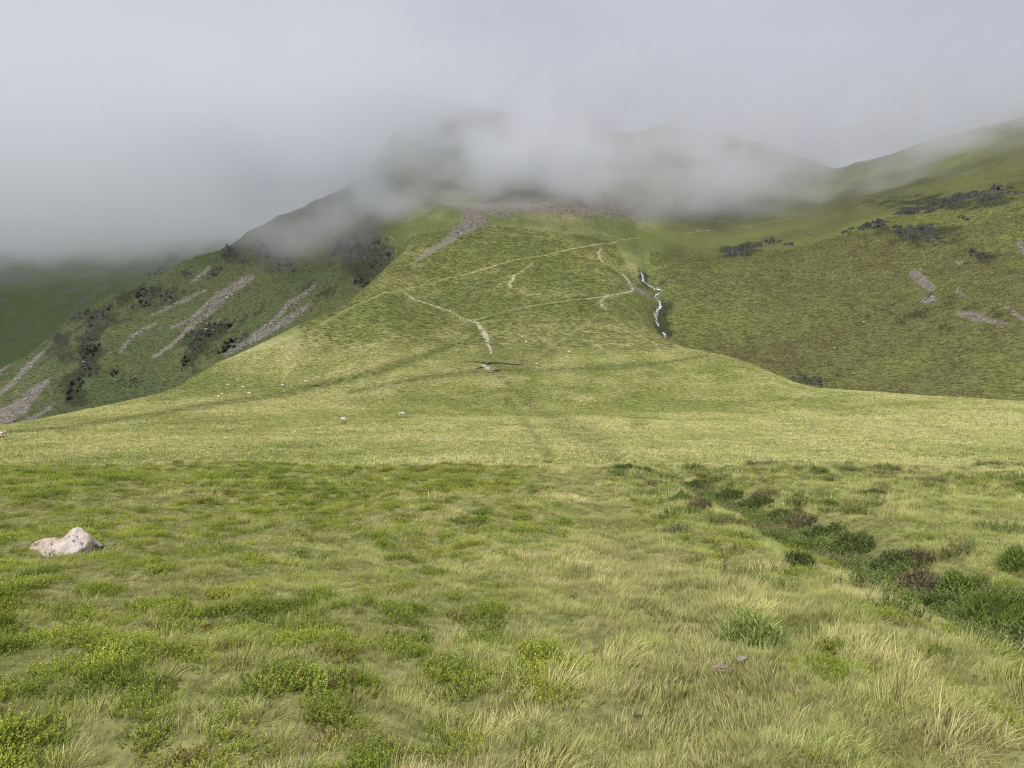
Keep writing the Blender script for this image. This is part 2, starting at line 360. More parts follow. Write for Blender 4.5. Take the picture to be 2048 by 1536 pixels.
def set_col(me, name, arr):
    a = me.attributes.new(name, 'FLOAT_COLOR', 'POINT')
    c = np.ones((len(arr), 4), np.float32); c[:, :3] = arr
    a.data.foreach_set('color', c.ravel())
def set_f(me, name, arr):
    a = me.attributes.new(name, 'FLOAT', 'POINT'); a.data.foreach_set('value', np.ascontiguousarray(arr, np.float32))
def tag(o, label=None, cat=None, group=None, kind=None):
    if label: o['label'] = label
    if cat: o['category'] = cat
    if group: o['group'] = group
    if kind: o['kind'] = kind
    return o
def new_mat(name):
    m = bpy.data.materials.new(name); m.use_nodes = True
    n = m.node_tree; bs = n.nodes['Principled BSDF']; bs.inputs['Specular IOR Level'].default_value = 0.15
    bs.inputs['Roughness'].default_value = 0.85
    return m, n, bs
def node(n, t, **kw):
    x = n.nodes.new(t)
    for k, v in kw.items():
        if k in x.inputs: x.inputs[k].default_value = v
        else: setattr(x, k, v)
    return x

# ground material: colour attribute varied by fine noise, with a tussocky relief
def ground_mat(name, sc, bump, dist, contrast=0.45, stretch=(1, 1, 1)):
    m, n, bs = new_mat(name)
    at = node(n, 'ShaderNodeAttribute', attribute_name='col')
    tcn = n.nodes.new('ShaderNodeTexCoord'); mpn = node(n, 'ShaderNodeMapping'); mpn.inputs['Scale'].default_value = stretch
    n.links.new(tcn.outputs['Object'], mpn.inputs['Vector'])
    a = node(n, 'ShaderNodeTexNoise', Scale=sc, Detail=6.0, Roughness=0.62); n.links.new(mpn.outputs[0], a.inputs['Vector'])
    mr = node(n, 'ShaderNodeMapRange'); mr.inputs[1].default_value = .32; mr.inputs[2].default_value = .68
    mr.inputs[3].default_value = 1 - contrast; mr.inputs[4].default_value = 1 + contrast
    n.links.new(a.outputs['Fac'], mr.inputs[0])
    vm = node(n, 'ShaderNodeVectorMath', operation='SCALE'); n.links.new(at.outputs['Color'], vm.inputs[0]); n.links.new(mr.outputs[0], vm.inputs['Scale'])
    n.links.new(vm.outputs[0], bs.inputs['Base Color'])
    bp = node(n, 'ShaderNodeBump', Strength=bump, Distance=dist); n.links.new(a.outputs['Fac'], bp.inputs['Height'])
    n.links.new(bp.outputs[0], bs.inputs['Normal'])
    return m
M_MOOR = ground_mat('moor_soil', 9.0, .6, .05)
M_HILL = ground_mat('hill_turf', 0.75, .9, 0.9, .42, (1, 1, 2.2))

# ------------------------------------------------------------------ terrain meshes
def grid_faces(nx, ny):
    i, j = np.meshgrid(np.arange(nx - 1), np.arange(ny - 1), indexing='ij')
    a = i * ny + j
    return np.stack([a, a + ny, a + ny + 1, a + 1], -1).reshape(-1, 4)
def sheet(name, rows, cols, mat, label=None):
    X = (cols[:, None] - CX) / F * rows[None, :]; Yg = np.broadcast_to(rows, X.shape)
    x = X.ravel(); y = np.ascontiguousarray(Yg).ravel(); z = H(x, y)
    o = mesh_obj(name, np.stack([x, y, z], 1), grid_faces(len(cols), len(rows)), mat, smooth=True, kind='structure')
    c, s = land_colour(x, y, z); c = c * mix(1.0, .74, ss(400, 470, y))[:, None]      # no tussocks built out there: their self-shadow is painted into the turf colour
    set_col(o.data, 'col', c)
    return o
# near moor: an even grid from behind the camera to over the brow
gx = np.concatenate([np.linspace(-70, -26, 60)[:-1], np.linspace(-26, 26, 420), np.linspace(26, 70, 60)[1:]])
gy = np.concatenate([np.linspace(-16, 1, 40)[:-1], np.geomspace(1.0, 46.5, 420)])
gX, gY = np.meshgrid(gx, gy, indexing='ij')
mx_, my_ = gX.ravel(), gY.ravel(); mz_ = H(mx_, my_)
near_o = mesh_obj('moor_ground', np.stack([mx_, my_, mz_], 1), grid_faces(len(gx), len(gy)), M_MOOR, smooth=True, kind='structure')
set_col(near_o.data, 'col', land_colour(mx_, my_, mz_)[0])
cols = np.unique(np.concatenate([np.arange(-1500, -160, 20.), np.arange(-160, 2210, 3.2), np.arange(2210, 3551, 20.)]))
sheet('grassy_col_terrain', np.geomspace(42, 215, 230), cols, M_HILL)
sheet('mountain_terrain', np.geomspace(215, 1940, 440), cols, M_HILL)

# ------------------------------------------------------------------ lines of sight for many pixels at once
def hits(pxs, pys, ymin=1.5):
    pxs = np.asarray(pxs, float); pys = np.asarray(pys, float)
    i = np.clip(np.round((pxs + 200) / 8.0).astype(int), 0, len(_tP) - 1); j0 = int(np.searchsorted(_tY, ymin))
    p = _pyT[i][:, j0:]; ok = p <= pys[:, None]
    k = np.argmax(ok, 1); good = ok[np.arange(len(k)), k]; k = np.maximum(k, 1); r = np.arange(len(k))
    t = np.clip((p[r, k-1] - pys) / (p[r, k-1] - p[r, k] + 1e-9), 0, 1)
    yy = _tY[j0+k-1] + t * (_tY[j0+k] - _tY[j0+k-1]); xx = (pxs - CX) / F * yy
    return np.stack([xx, yy, H(xx, yy)], 1), good

# ------------------------------------------------------------------ materials of single things
def simple_mat(name, c1, c2, sc, rough=.9, bump=.5, dist=.05, detail=6.0, lo=.35, hi=.65):
    m, n, bs = new_mat(name); bs.inputs['Roughness'].default_value = rough
    t = n.nodes.new('ShaderNodeTexCoord'); a = node(n, 'ShaderNodeTexNoise', Scale=sc, Detail=detail, Roughness=.65)
    n.links.new(t.outputs['Object'], a.inputs['Vector'])
    r = n.nodes.new('ShaderNodeValToRGB'); r.color_ramp.elements[0].position = lo; r.color_ramp.elements[1].position = hi
    r.color_ramp.elements[0].color = (*c1, 1); r.color_ramp.elements[1].color = (*c2, 1)
    n.links.new(a.outputs['Fac'], r.inputs[0]); n.links.new(r.outputs[0], bs.inputs['Base Color'])
    b = node(n, 'ShaderNodeBump', Strength=bump, Distance=dist); n.links.new(a.outputs['Fac'], b.inputs['Height']); n.links.new(b.outputs[0], bs.inputs['Normal'])
    return m
M_PATH = simple_mat('path_gravel', (.27, .225, .165), (.47, .40, .31), .9, dist=.15)
M_PATHG = simple_mat('worn_turf', (.21, .20, .075), (.38, .34, .19), .5, dist=.1)
M_PEAT = simple_mat('wet_peat', (.012, .010, .008), (.045, .034, .026), .6, rough=.7)
M_CRAG = simple_mat('crag_rock', (.020, .022, .018), (.088, .086, .076), .45, dist=.6, bump=1.0)
M_PALEROCK = simple_mat('pale_stone', (.22, .20, .18), (.46, .43, .39), 1.4, dist=.1)
M_SLATE = simple_mat('grey_slate', (.10, .105, .115), (.25, .25, .26), 14, dist=.01)
M_TWIG = simple_mat('dead_twig', (.26, .19, .15), (.44, .35, .29), 30, dist=.004)

# ------------------------------------------------------------------ paths draped on the land
def smooth_line(P, n_per):
    P = np.asarray(P, float); s = np.concatenate([[0], np.cumsum(np.hypot(*np.diff(P[:, :2], axis=0).T))])
    q = np.linspace(0, s[-1], max(4, int(s[-1] / n_per)))
    return np.stack([pchip(s, P[:, k], q) for k in range(P.shape[1])], 1)
def ribbon(name, pts, mat, lift=.12, step=1.2, ragged=.62, nacross=5, kind='structure', sd=0, gap=-.16):
    """pts rows: photo x, y, width in metres"""
    pts = np.asarray(pts, float)
    w3, ok = hits(pts[:, 0], pts[:, 1])
    L = smooth_line(np.column_stack([w3[:, :2], pts[:, 2]]), step)
    tx = np.gradient(L[:, 0]); ty = np.gradient(L[:, 1]); q = np.hypot(tx, ty) + 1e-9; nx, ny = -ty / q, tx / q
    s = np.arange(len(L)) * step
    wl = L[:, 2] * .5 * (1 + ragged * 1.8 * fbm(s / 2.6, s * 0 + sd, 200 + sd, 3)); wr = L[:, 2] * .5 * (1 + ragged * 1.8 * fbm(s / 2.6, s * 0 + sd + 9, 230 + sd, 3))
    wl = np.maximum(wl, .08); wr = np.maximum(wr, .08)
    mid = .35 * L[:, 2] * fbm(s / 9, s * 0, 260 + sd, 3)
    V = []
    for k in range(nacross):
        t = k / (nacross - 1); off = mid + np.where(t < .5, -wl * (1 - 2*t), wr * (2*t - 1))
        x = L[:, 0] + nx * off; y = L[:, 1] + ny * off
        z = H(x, y) + lift * (0.15 + .85 * math.sin(math.pi * t)) + .02
        V.append(np.stack([x, y, z], 1))
    V = np.stack(V, 1).reshape(-1, 3)
    Fr = grid_faces(len(L), nacross)[:, ::-1]; cq = V[Fr].mean(1); kp = fbm(cq[:, 0] / 2.4, cq[:, 1] / 2.4, 270 + sd, 3) > gap
    o = mesh_obj(name, V, Fr[kp], mat, smooth=True, kind=kind)
    return o
paths = [
 ([(640, 650, .6), (700, 617, .6), (750, 594, .7), (780, 584, .9), (801, 581, .9), (827, 574, 1.0), (891, 558, 1.1), (944, 546, 1.3), (985, 533, 1.5), (1038, 518, 1.7), (1073, 514, 1.7), (1117, 504, 1.7), (1161, 495, 1.6), (1193, 489, 1.5), (1237, 482, 1.1), (1278, 476, .8)], M_PATHG),
 ([(811, 584, 1.0), (826, 597, 1.4), (853, 607, 1.4), (870, 613, 1.5), (883, 617, 1.7), (900, 622, 1.0), (925, 637, .9), (945, 643, 1.2)], M_PATH),
 ([(944, 643, 1.8), (953, 646, 2.2), (960, 653, 2.0), (966, 663, 2.2), (970, 670, 2.6), (974, 678, 1.9), (975, 686, 1.1), (979, 694, 1.0), (982, 702, .9), (982, 708, .8)], M_PATH),
 ([(950, 641, .7), (985, 631, .5), (1040, 616, .5), (1110, 605, .6), (1150, 599, .7)], M_PATHG),
 ([(1150, 599, .7), (1180, 597, .9), (1205, 594, 1.2), (1225, 590, 1.3), (1255, 585, 1.2), (1265, 577, 1.4), (1258, 563, 1.5), (1245, 550, 1.4), (1230, 540, 1.3), (1210, 527, 1.3), (1199, 517, 1.3), (1197, 508, 1.4), (1203, 496, 1.3)], M_PATH),
 ([(1216, 592, 1.2), (1206, 597, 1.5), (1202, 604, 1.5), (1205, 612, 1.5), (1213, 620, 1.3)], M_PATH),
 ([(1064, 527, .5), (1052, 537, .6), (1037, 547, .8), (1027, 552, 1.2), (1025, 559, 1.6), (1019, 567, 1.6), (1022, 576, 1.4)], M_PATH),
 ([(1370, 466, .8), (1420, 460, .8)], M_PATH), ([(1483, 454, .9), (1530, 446, 1.1), (1566, 440, 1.1), (1589, 429, 1.1)], M_PATHG),
 ([(1634, 413, 1.6), (1643, 402, 1.8), (1650, 395, 1.6), (1667, 390, 1.3), (1690, 378, 1.3), (1703, 369, 1.0)], M_PATH),
 ([(1198, 628, .4), (1150, 662, .45), (1100, 695, .4), (1060, 716, .35)], M_PATHG),
 ([(969, 729, 1.6), (973, 733, 2.6), (978, 737, 2.4), (985, 741, 1.2)], M_PATH),
]
for k, (p, m) in enumerate(paths):
    ribbon('footpath', [(a, b, c * .78) for a, b, c in p], m, sd=k, step=1.0 if p[0][1] > 480 else 2.0)

# peat hags where the paths meet: low dark banks facing the viewer
def bank(pts, h):
    w3, ok = hits([p[0] for p in pts], [p[1] for p in pts]); L = smooth_line(w3[:, :2], .5)
    n = len(L); t = np.linspace(0, 1, n); e = np.sin(np.pi * t) ** .5
    hh = h * e * (1 + .5 * fbm(np.arange(n) / 4.0, np.zeros(n), 300 + int(pts[0][0]), 3))
    V = []
    for dy, dz in ((-.5, .03), (-.2, .05), (0, .55), (.1, 1.0), (.3, 1.1), (.7, .05)):
        y = L[:, 1] + dy * (1 + .3 * fbm(np.arange(n) / 3.0, np.full(n, dy), 310, 2)); V.append(np.stack([L[:, 0], y, H(L[:, 0], y) + hh * dz], 1))
    return mesh_obj('peat_bank', np.stack(V, 1).reshape(-1, 3), grid_faces(n, 6)[:, ::-1], M_PEAT, kind='structure')
for p, h in (([(926, 724), (950, 725), (968, 727), (972, 730), (985, 727.5), (1010, 729), (1032, 730.5), (1055, 727)], .36), ([(950, 738), (962, 736.5), (971, 734.5)], .3),
             ([(986, 742), (1002, 742)], .25), ([(618, 773), (640, 772)], .25), ([(676, 759), (686, 759)], .2)):
    bank(p, h)

# ------------------------------------------------------------------ the stream
ms, n_, bs_ = new_mat('white_water'); bs_.inputs['Roughness'].default_value = .25; bs_.inputs['Specular IOR Level'].default_value = .5
t_ = n_.nodes.new('ShaderNodeTexCoord'); a_ = node(n_, 'ShaderNodeTexNoise', Scale=.8, Detail=5.0, Roughness=.7); n_.links.new(t_.outputs['Object'], a_.inputs['Vector'])
r_ = n_.nodes.new('ShaderNodeValToRGB'); r_.color_ramp.elements[0].position = .44; r_.color_ramp.elements[1].position = .54
r_.color_ramp.elements[0].color = (.07, .08, .085, 1); r_.color_ramp.elements[1].color = (.80, .83, .88, 1)
n_.links.new(a_.outputs['Fac'], r_.inputs[0]); n_.links.new(r_.outputs[0], bs_.inputs['Base Color'])
SW = [1.6, 1.5, .6, 1.8, 1.9, 1.3, 1.5, 1.1, 1.2, 1.0, 1.9, 2.6, 1.0, 1.6, 1.2, 1.5, 1.0, .9, .7, .6, .5]
ribbon('stream', [(a, b, c * .78) for (a, b), c in zip(STREAM_PX[:16], SW)], ms, lift=.25, step=.6, ragged=.85)

# ------------------------------------------------------------------ rocks
def faceted(seed, sub=3, planes=16, r=(1, 1, .7), rough=.05):
    import bmesh
    rg = np.random.default_rng(seed); bm = bmesh.new(); bmesh.ops.create_icosphere(bm, subdivisions=sub, radius=1.0)
    V = np.array([v.co[:] for v in bm.verts]); Fc = np.array([[v.index for v in f.verts] for f in bm.faces]); bm.free()
    N = rg.normal(size=(planes, 3)); N /= np.linalg.norm(N, axis=1)[:, None]; D = rg.uniform(.55, .85, planes)
    for nn, dd in zip(N, D):
        e = V @ nn - dd; V = V - np.clip(e, 0, None)[:, None] * nn
    V = V * (1 + rough * fbm(V[:, 0] * 3 + V[:, 2] * 2, V[:, 1] * 3 - V[:, 2], seed, 3))[:, None]
    return V * np.array(r), Fc
def ground_place(o, p, rz, s, sink=.25, tilt=True):
    nn = normal(np.array([p[0]]), np.array([p[1]]))[0] if tilt else np.array([0, 0, 1.])
    q = Vector((0, 0, 1)).rotation_difference(Vector(nn))
    o.rotation_euler = (q.to_matrix() @ Matrix.Rotation(rz, 3, 'Z')).to_euler(); o.scale = (s, s, s) if np.isscalar(s) else s
    o.location = (p[0], p[1], p[2] - sink * (s if np.isscalar(s) else s[2]))

# the pink-white boulder in the near grass
Vb, Fb = faceted(11, 4, 10, (1, 1, 1), .02)
bx = Vb[:, 0] / np.abs(Vb[:, 0]).max(); by = Vb[:, 1] / np.abs(Vb[:, 1]).max(); bz = Vb[:, 2] / np.abs(Vb[:, 2]).max()
X_ = bx * .47
top = pchip([-.47, -.40, -.22, -.12, -.03, .06, .19, .25, .30, .38, .44, .47], [.02, .12, .19, .205, .165, .225, .345, .35, .30, .25, .13, .02], X_)
rr = np.sqrt(np.clip(1 - bx**2, .05, 1))
bnd = np.clip(np.sqrt(by**2 + np.clip(bz, 0, None)**2) / rr, 0, 1.0)
ang = np.arctan2(np.clip(bz, 0, None), by)
Z_ = np.where(bz > 0, top * np.clip(np.sin(ang) ** .75, 0, 1), -.25 * np.abs(bz))
Y_ = by / rr * .30 * (1 - .25 * np.clip(Z_ / .4, 0, 1))
nse = .06 * fbm(X_ * 7 + Z_ * 3, Y_ * 7 + Z_ * 6, 401, 4) + .055 * np.abs(fbm(X_ * 12, Z_ * 12 + Y_ * 6, 403, 4))
Vb = np.stack([X_ + nse * .6, Y_ - nse * 1.6, Z_ + nse * .5], 1)
mb, n_, bs_ = new_mat('quartz_boulder'); bs_.inputs['Roughness'].default_value = .8
t_ = n_.nodes.new('ShaderNodeTexCoord')
a_ = node(n_, 'ShaderNodeTexNoise', Scale=3.2, Detail=7.0, Roughness=.65); n_.links.new(t_.outputs['Object'], a_.inputs['Vector'])
r_ = n_.nodes.new('ShaderNodeValToRGB'); r_.color_ramp.elements[0].position = .36; r_.color_ramp.elements[1].position = .62
r_.color_ramp.elements[0].color = (.46, .345, .26, 1); r_.color_ramp.elements[1].color = (.58, .53, .49, 1)
n_.links.new(a_.outputs['Fac'], r_.inputs[0])
v_ = node(n_, 'ShaderNodeTexNoise', Scale=15.0, Detail=5.0, Roughness=.5); n_.links.new(t_.outputs['Object'], v_.inputs['Vector'])
r2 = n_.nodes.new('ShaderNodeValToRGB'); r2.color_ramp.elements[0].position = .30; r2.color_ramp.elements[1].position = .42
r2.color_ramp.elements[0].color = (.10, .09, .085, 1); r2.color_ramp.elements[1].color = (1, 1, 1, 1); n_.links.new(v_.outputs['Fac'], r2.inputs[0])
mm = node(n_, 'ShaderNodeMix', data_type='RGBA', blend_type='MULTIPLY'); mm.inputs[0].default_value = .75
n_.links.new(r_.outputs[0], mm.inputs[6]); n_.links.new(r2.outputs[0], mm.inputs[7]); n_.links.new(mm.outputs[2], bs_.inputs['Base Color'])
bp_ = node(n_, 'ShaderNodeBump', Strength=1.0, Distance=.04); n_.links.new(v_.outputs['Fac'], bp_.inputs['Height']); n_.links.new(bp_.outputs[0], bs_.inputs['Normal'])
BP = hit(114, 1112); BS = BP[1] / F * 134 / .94
bo = mesh_obj('boulder', Vb, Fb, mb, smooth=False)
bo.location = (BP[0], BP[1] + .1, BP[2] + .03); bo.scale = (BS * 1.03,) * 3
tag(bo, 'large pinkish white boulder sunk in the near grass at left', 'boulder')
for k, (px, py, s, lab) in enumerate([(207, 1106, .10, 'flat grey slate lying against the right foot of the pinkish white boulder'), (222, 1094, .085, 'small grey slate in the hollow right of the pinkish white boulder'), (198, 1093, .06, 'smallest dark slate tucked behind the right side of the pinkish boulder')]):
    V, Fc = faceted(60 + k, 2, 14, (1.3, .9, .35), .03); p = hit(px, py)
    o = mesh_obj('slate_stone', V, Fc, M_SLATE); ground_place(o, p, .5 * k, s * 1.0, -.5)
    tag(o, lab, 'stone', 'slates beside the boulder')
V, Fc = faceted(70, 3, 14, (1, .8, .8), .08); p = hit(1484, 1332); o = mesh_obj('pale_stone', V, Fc, M_PALEROCK); ground_place(o, p, .4, .036, -1.1)
tag(o, 'fist sized pale lichened stone in the grass right of the trodden line', 'stone')
# dead twigs lying on the turf
p = hit(1455, 1358); rt = bpy.data.objects.new('dead_twigs', None); COL.objects.link(rt); rt.location = (p[0], p[1], p[2] + .035); rt.scale = (.6, .6, .6)
tag(rt, 'little heap of dead pinkish brown twigs on the trodden turf', 'twigs')
rg = np.random.default_rng(5)
for k in range(16):
    a = rg.normal(0, .45) + (0 if k % 3 else .6); L = rg.uniform(.05, .12); c = rg.normal(0, .035, 2); zz = rg.uniform(.03, .075)
    pts = [np.array([c[0] + math.cos(a) * L * (t - .5) * 2, c[1] * .6 + math.sin(a) * L * (t - .5), zz + .012 * math.sin(t * 3 + k)]) for t in (0, .33, .66, 1)]
    V = []; 
    for i_, q in enumerate(pts):
        rr_ = .004 * (1.1 - .25 * i_)
        for j in range(5): V.append(q + rr_ * np.array([0, math.cos(j * 1.2566), math.sin(j * 1.2566)]))
    Fc = [[i_ * 5 + j, i_ * 5 + (j + 1) % 5, i_ * 5 + 5 + (j + 1) % 5, i_ * 5 + 5 + j] for i_ in range(3) for j in range(5)]
    mesh_obj('twig', np.array(V), np.array(Fc), M_TWIG, parent=rt)

# ------------------------------------------------------------------ crags: rock breaking through the turf
def crag(px, py, wpx, hpx, label, seed, rise=1.0, mat=M_CRAG, cover=.5, ang=0.0):
    n = 46
    u = np.linspace(-1, 1, n); U, Vv = np.meshgrid(u, u, indexing='ij')
    ca, sa = math.cos(ang), math.sin(ang)
    a = U * wpx; b = Vv * hpx
    PXg = px + a * ca - b * sa; PYg = py + a * sa + b * ca
    c0 = hit(px, py, 48); sc = c0[1] / F
    W, ok = hits(PXg.ravel(), PYg.ravel(), c0[1] * .72)
    W = W.reshape(n, n, 3)
    far = np.abs(W[..., 1] - c0[1]) > 90
    size = max(wpx * sc, hpx * sc)
    r = np.hypot(U, Vv) + .55 * fbm(U * 2.2 + seed, Vv * 2.2, seed, 4)
    x, y = W[..., 0], W[..., 1]; nn = normal(x.ravel(), y.ravel(), 2.0).reshape(n, n, 3)
    q = 1 - ss(.45, 1.0, r)
    step_ = np.abs(fbm(x / (size * .35) + seed, W[..., 2] / (size * .22), seed + 5, 4)) * 2.4 + .5 * np.abs(fbm(x / 2.5, W[..., 2] / 1.6, seed + 9, 3))
    blk = np.floor(step_ * 5 + .4 * fbm(x / 3, y / 3, seed + 3, 2)) / 5
    hgt = (mix(blk, step_, .45) - (1 - cover) * .8) * q * rise * min(size * .28, 4.5) - .5 * (1 - q) - .25 - 3.0 * far
    nv = nn * np.array([.7, .9, .6]) + np.array([0, -.25, .1])
    W = W + nv * hgt[..., None]
    Fg = grid_faces(n, n)[:, ::-1]; Wf = W.reshape(-1, 3); ed_ = np.max([np.linalg.norm(Wf[Fg[:, a]] - Wf[Fg[:, (a + 1) % 4]], axis=1) for a in range(4)], 0)
    o = mesh_obj('crag', Wf - c0, Fg[(ed_ < 14) & (hgt.ravel()[Fg].max(1) > -.3)], mat, smooth=False)
    o.location = tuple(c0); tag(o, label, 'crag', 'dark crags breaking through the fellside turf')
    return o
CRAGS = [
 (548, 512, 46, 24, 'dark crag high on the left fellside with cloud touching its top', .5), (470, 508, 34, 15, 'broken dark crag just left of the crag touched by cloud', .5),
 (430, 545, 22, 8, 'small dark outcrop above the big pink scree run', -.5), (700, 492, 40, 26, 'left half of the large dark crag below the cloud edge', -.5), (752, 505, 36, 40, 'tall dark crag on the skyline edge of the central spur', -.9),
 (722, 560, 16, 26, 'dark rock foot below the tall crag beside the central spur', -.8), (290, 585, 30, 10, 'long dark outcrop near the left ridge crest', -.25), (335, 590, 18, 12, 'stubby dark outcrop left of the top of the pink scree', -.5),
 (285, 610, 24, 8, 'thin dark rock band on the upper left fellside', -.3), (345, 515, 16, 8, 'small dark rock knob on the left ridge crest', -.4), (312, 543, 28, 7, 'dark rocks strung along the left ridge crest', -.4), (372, 548, 12, 7, 'little dark outcrop beside the small grey scree', 0.2),
 (205, 625, 34, 8, 'dark ledge on the left ridge crest', -.5), (160, 632, 26, 9, 'dark rock band sloping down the left ridge', -.6), (122, 678, 20, 11, 'dark knob of rock low on the left ridge skyline', 0.1), (195, 645, 28, 14, 'broad dark outcrop on the lower left fellside', -.3),
 (178, 690, 18, 34, 'tall dark gully wall on the lower left fellside', .45), (180, 735, 16, 22, 'dark rock step in the lower left gully', .5), (150, 775, 14, 30, 'dark heathery rock rib above the pale col edge', .5), (125, 718, 6, 9, 'small square dark rock on the lower left slope', 0), (228, 745, 10, 14, 'dark rock hollow in the lower left slope', .2), (262, 765, 24, 9, 'low dark outcrop near the bottom of the left fellside', 0),
 (425, 660, 48, 9, 'dark band of rock with pale blocks above the gully', -.25), (395, 685, 14, 22, 'dark gully wall left of the pale blocks', .25), (455, 690, 34, 10, 'dark rocks in the gully under the pale blocks', -.4), (372, 720, 9, 20, 'dark lower mouth of the gully at the col edge', .3),
 (640, 615, 7, 4, 'tiny dark outcrop at the rim of the central spur', 0),
 (1838, 466, 50, 13, 'broad dark crag on the right hillside', .05), (1868, 480, 34, 9, 'lower dark lip of the broad right hillside crag', .1), (1740, 452, 50, 6, 'thin dark rock band left of the broad right crag', -.25), (1850, 418, 66, 9, 'long dark crag band at the cloud edge on the right', -.1), (1960, 392, 80, 10, 'highest dark crag band on the right below the mist', -.1),
 (1478, 502, 36, 11, 'dark outcrop on the near shoulder of the right hill', -.2), (1540, 482, 22, 5, 'small rock knob above the outcrop on the right shoulder', 0), (1576, 488, 12, 4, 'little dark rock right of the knob on the right shoulder', 0), (1505, 490, 26, 4, 'thin rocky ledge above the outcrop on the right shoulder', 0),
 (1962, 512, 26, 9, 'dark outcrop on the far right hillside above the pale scree', .3), (1930, 436, 16, 4, 'small dark ledge beneath the highest right crag band', .1),
 (1603, 752, 18, 7, 'dark rocks at the head of the hidden ravine on the right', .35), (1632, 768, 18, 6, 'dark stony bank in the mouth of the ravine on the right', .35), (1728, 757, 9, 4, 'lone grey rock on the lower right hillside', .4),
 (1010, 268, 120, 22, 'dim summit cliff half lost in the cloud', .15), (890, 262, 50, 26, 'shadowy summit buttress at the left end in the cloud', .3),
]
for k, (px, py, wv, hv, lab, an) in enumerate(CRAGS):
    crag(px, py, wv * 1.3, hv * 1.35, lab, 500 + 7 * k, 1.0 if wv > 20 else 1.3, ang=an, cover=.62)

# ------------------------------------------------------------------ loose stones on the slopes
ROCKME = []
for k in range(6):
    V, Fc = faceted(80 + k, 1, 9, (1, .8, .62), .1)
    o = mesh_obj('stone', V, Fc, M_PALEROCK); ROCKME.append(o.data); bpy.data.objects.remove(o)
rg = np.random.default_rng(21)
pts = []
for cx_, cy_, sx_, sy_, n0 in ((1600, 560, 190, 90, 34), (1850, 620, 160, 100, 18), (1500, 640, 120, 70, 10), (1750, 690, 150, 60, 6), (1310, 520, 30, 20, 10), (1950, 520, 80, 60, 16)):
    for _ in range(n0):
        q = (rg.normal(cx_, sx_), rg.normal(cy_, sy_))
        if 1345 < q[0] < 2040 and 430 < q[1] < 770: pts.append((*q, 'right'))
for cx_, cy_, sx_, sy_, n0 in ((440, 655, 45, 9, 26), (790, 470, 28, 32, 40), (200, 720, 70, 40, 22)):
    for _ in range(n0): pts.append((rg.normal(cx_, sx_), rg.normal(cy_, sy_), 'left' if cx_ < 700 else 'spur'))
for q in ((1040, 487), (1038, 492), (934, 566), (987, 553), (1283, 520), (905, 543), (880, 560), (1110, 552), (1255, 470), (1300, 462)): pts.append((*q, 'mid'))
LAB = {'right': 'small pale stone lying on the green right hand hillside', 'left': 'pale block scattered among the dark crags of the left fellside', 'spur': 'pale block on the bouldery rib under the cloud left of centre', 'mid': 'small pale stone dotted on the central grassy slope'}
for k, (px, py, zn) in enumerate(pts):
    p = hit(px, py, 48)
    if zn != 'mid' and p[1] < ctrl('E', px) * 1.03: continue
    o = bpy.data.objects.new('stone', ROCKME[k % 6]); COL.objects.link(o)
    ground_place(o, p, rg.uniform(0, 6.28), float(np.clip(rg.lognormal(-.75, .42), .22, 1.1)) * (p[1] / 430) ** .7, -.15)
    lab = LAB[zn]
    if zn == 'right':
        lab = ('small pale stone on the right hillside ' + ('above the outcrop shoulder' if py < 500 else 'below the dark outcrop of its shoulder' if px < 1620 and py < 590 else 'under the broad dark crag' if py < 560 else 'among the grey scree patches at right' if px > 1780 and py < 660
               else 'low down near the hidden ravine' if py > 660 else 'in its bare middle part'))
    elif zn == 'left': lab = 'pale block ' + ('in the rock band above the gully' if px > 330 else 'among the crags low on the left fellside')
    tag(o, lab, 'stone', 'loose stones ' + zn)

M_WET = simple_mat('wet_stone', (.035, .034, .032), (.13, .125, .12), 1.5, rough=.5, dist=.1)
WETME = []
for k in range(3):
    V, Fc = faceted(180 + k, 1, 9, (1, .8, .62), .1); o = mesh_obj('stone', V, Fc, M_WET); WETME.append(o.data); bpy.data.objects.remove(o)
for k in range(30):
    i_ = rg.integers(0, 15); t = rg.uniform(); q = np.array(STREAM_PX[i_]) * (1 - t) + np.array(STREAM_PX[i_ + 1]) * t
    p = hit(q[0] + rg.normal(0, 4), q[1] + rg.normal(0, 2), 240); o = bpy.data.objects.new('stone', WETME[k % 3]); COL.objects.link(o)
    ground_place(o, p, rg.uniform(0, 6.28), float(rg.uniform(.35, .95)), -.1); tag(o, 'dark wet stone in the bed of the white stream', 'stone', 'stones in the stream')

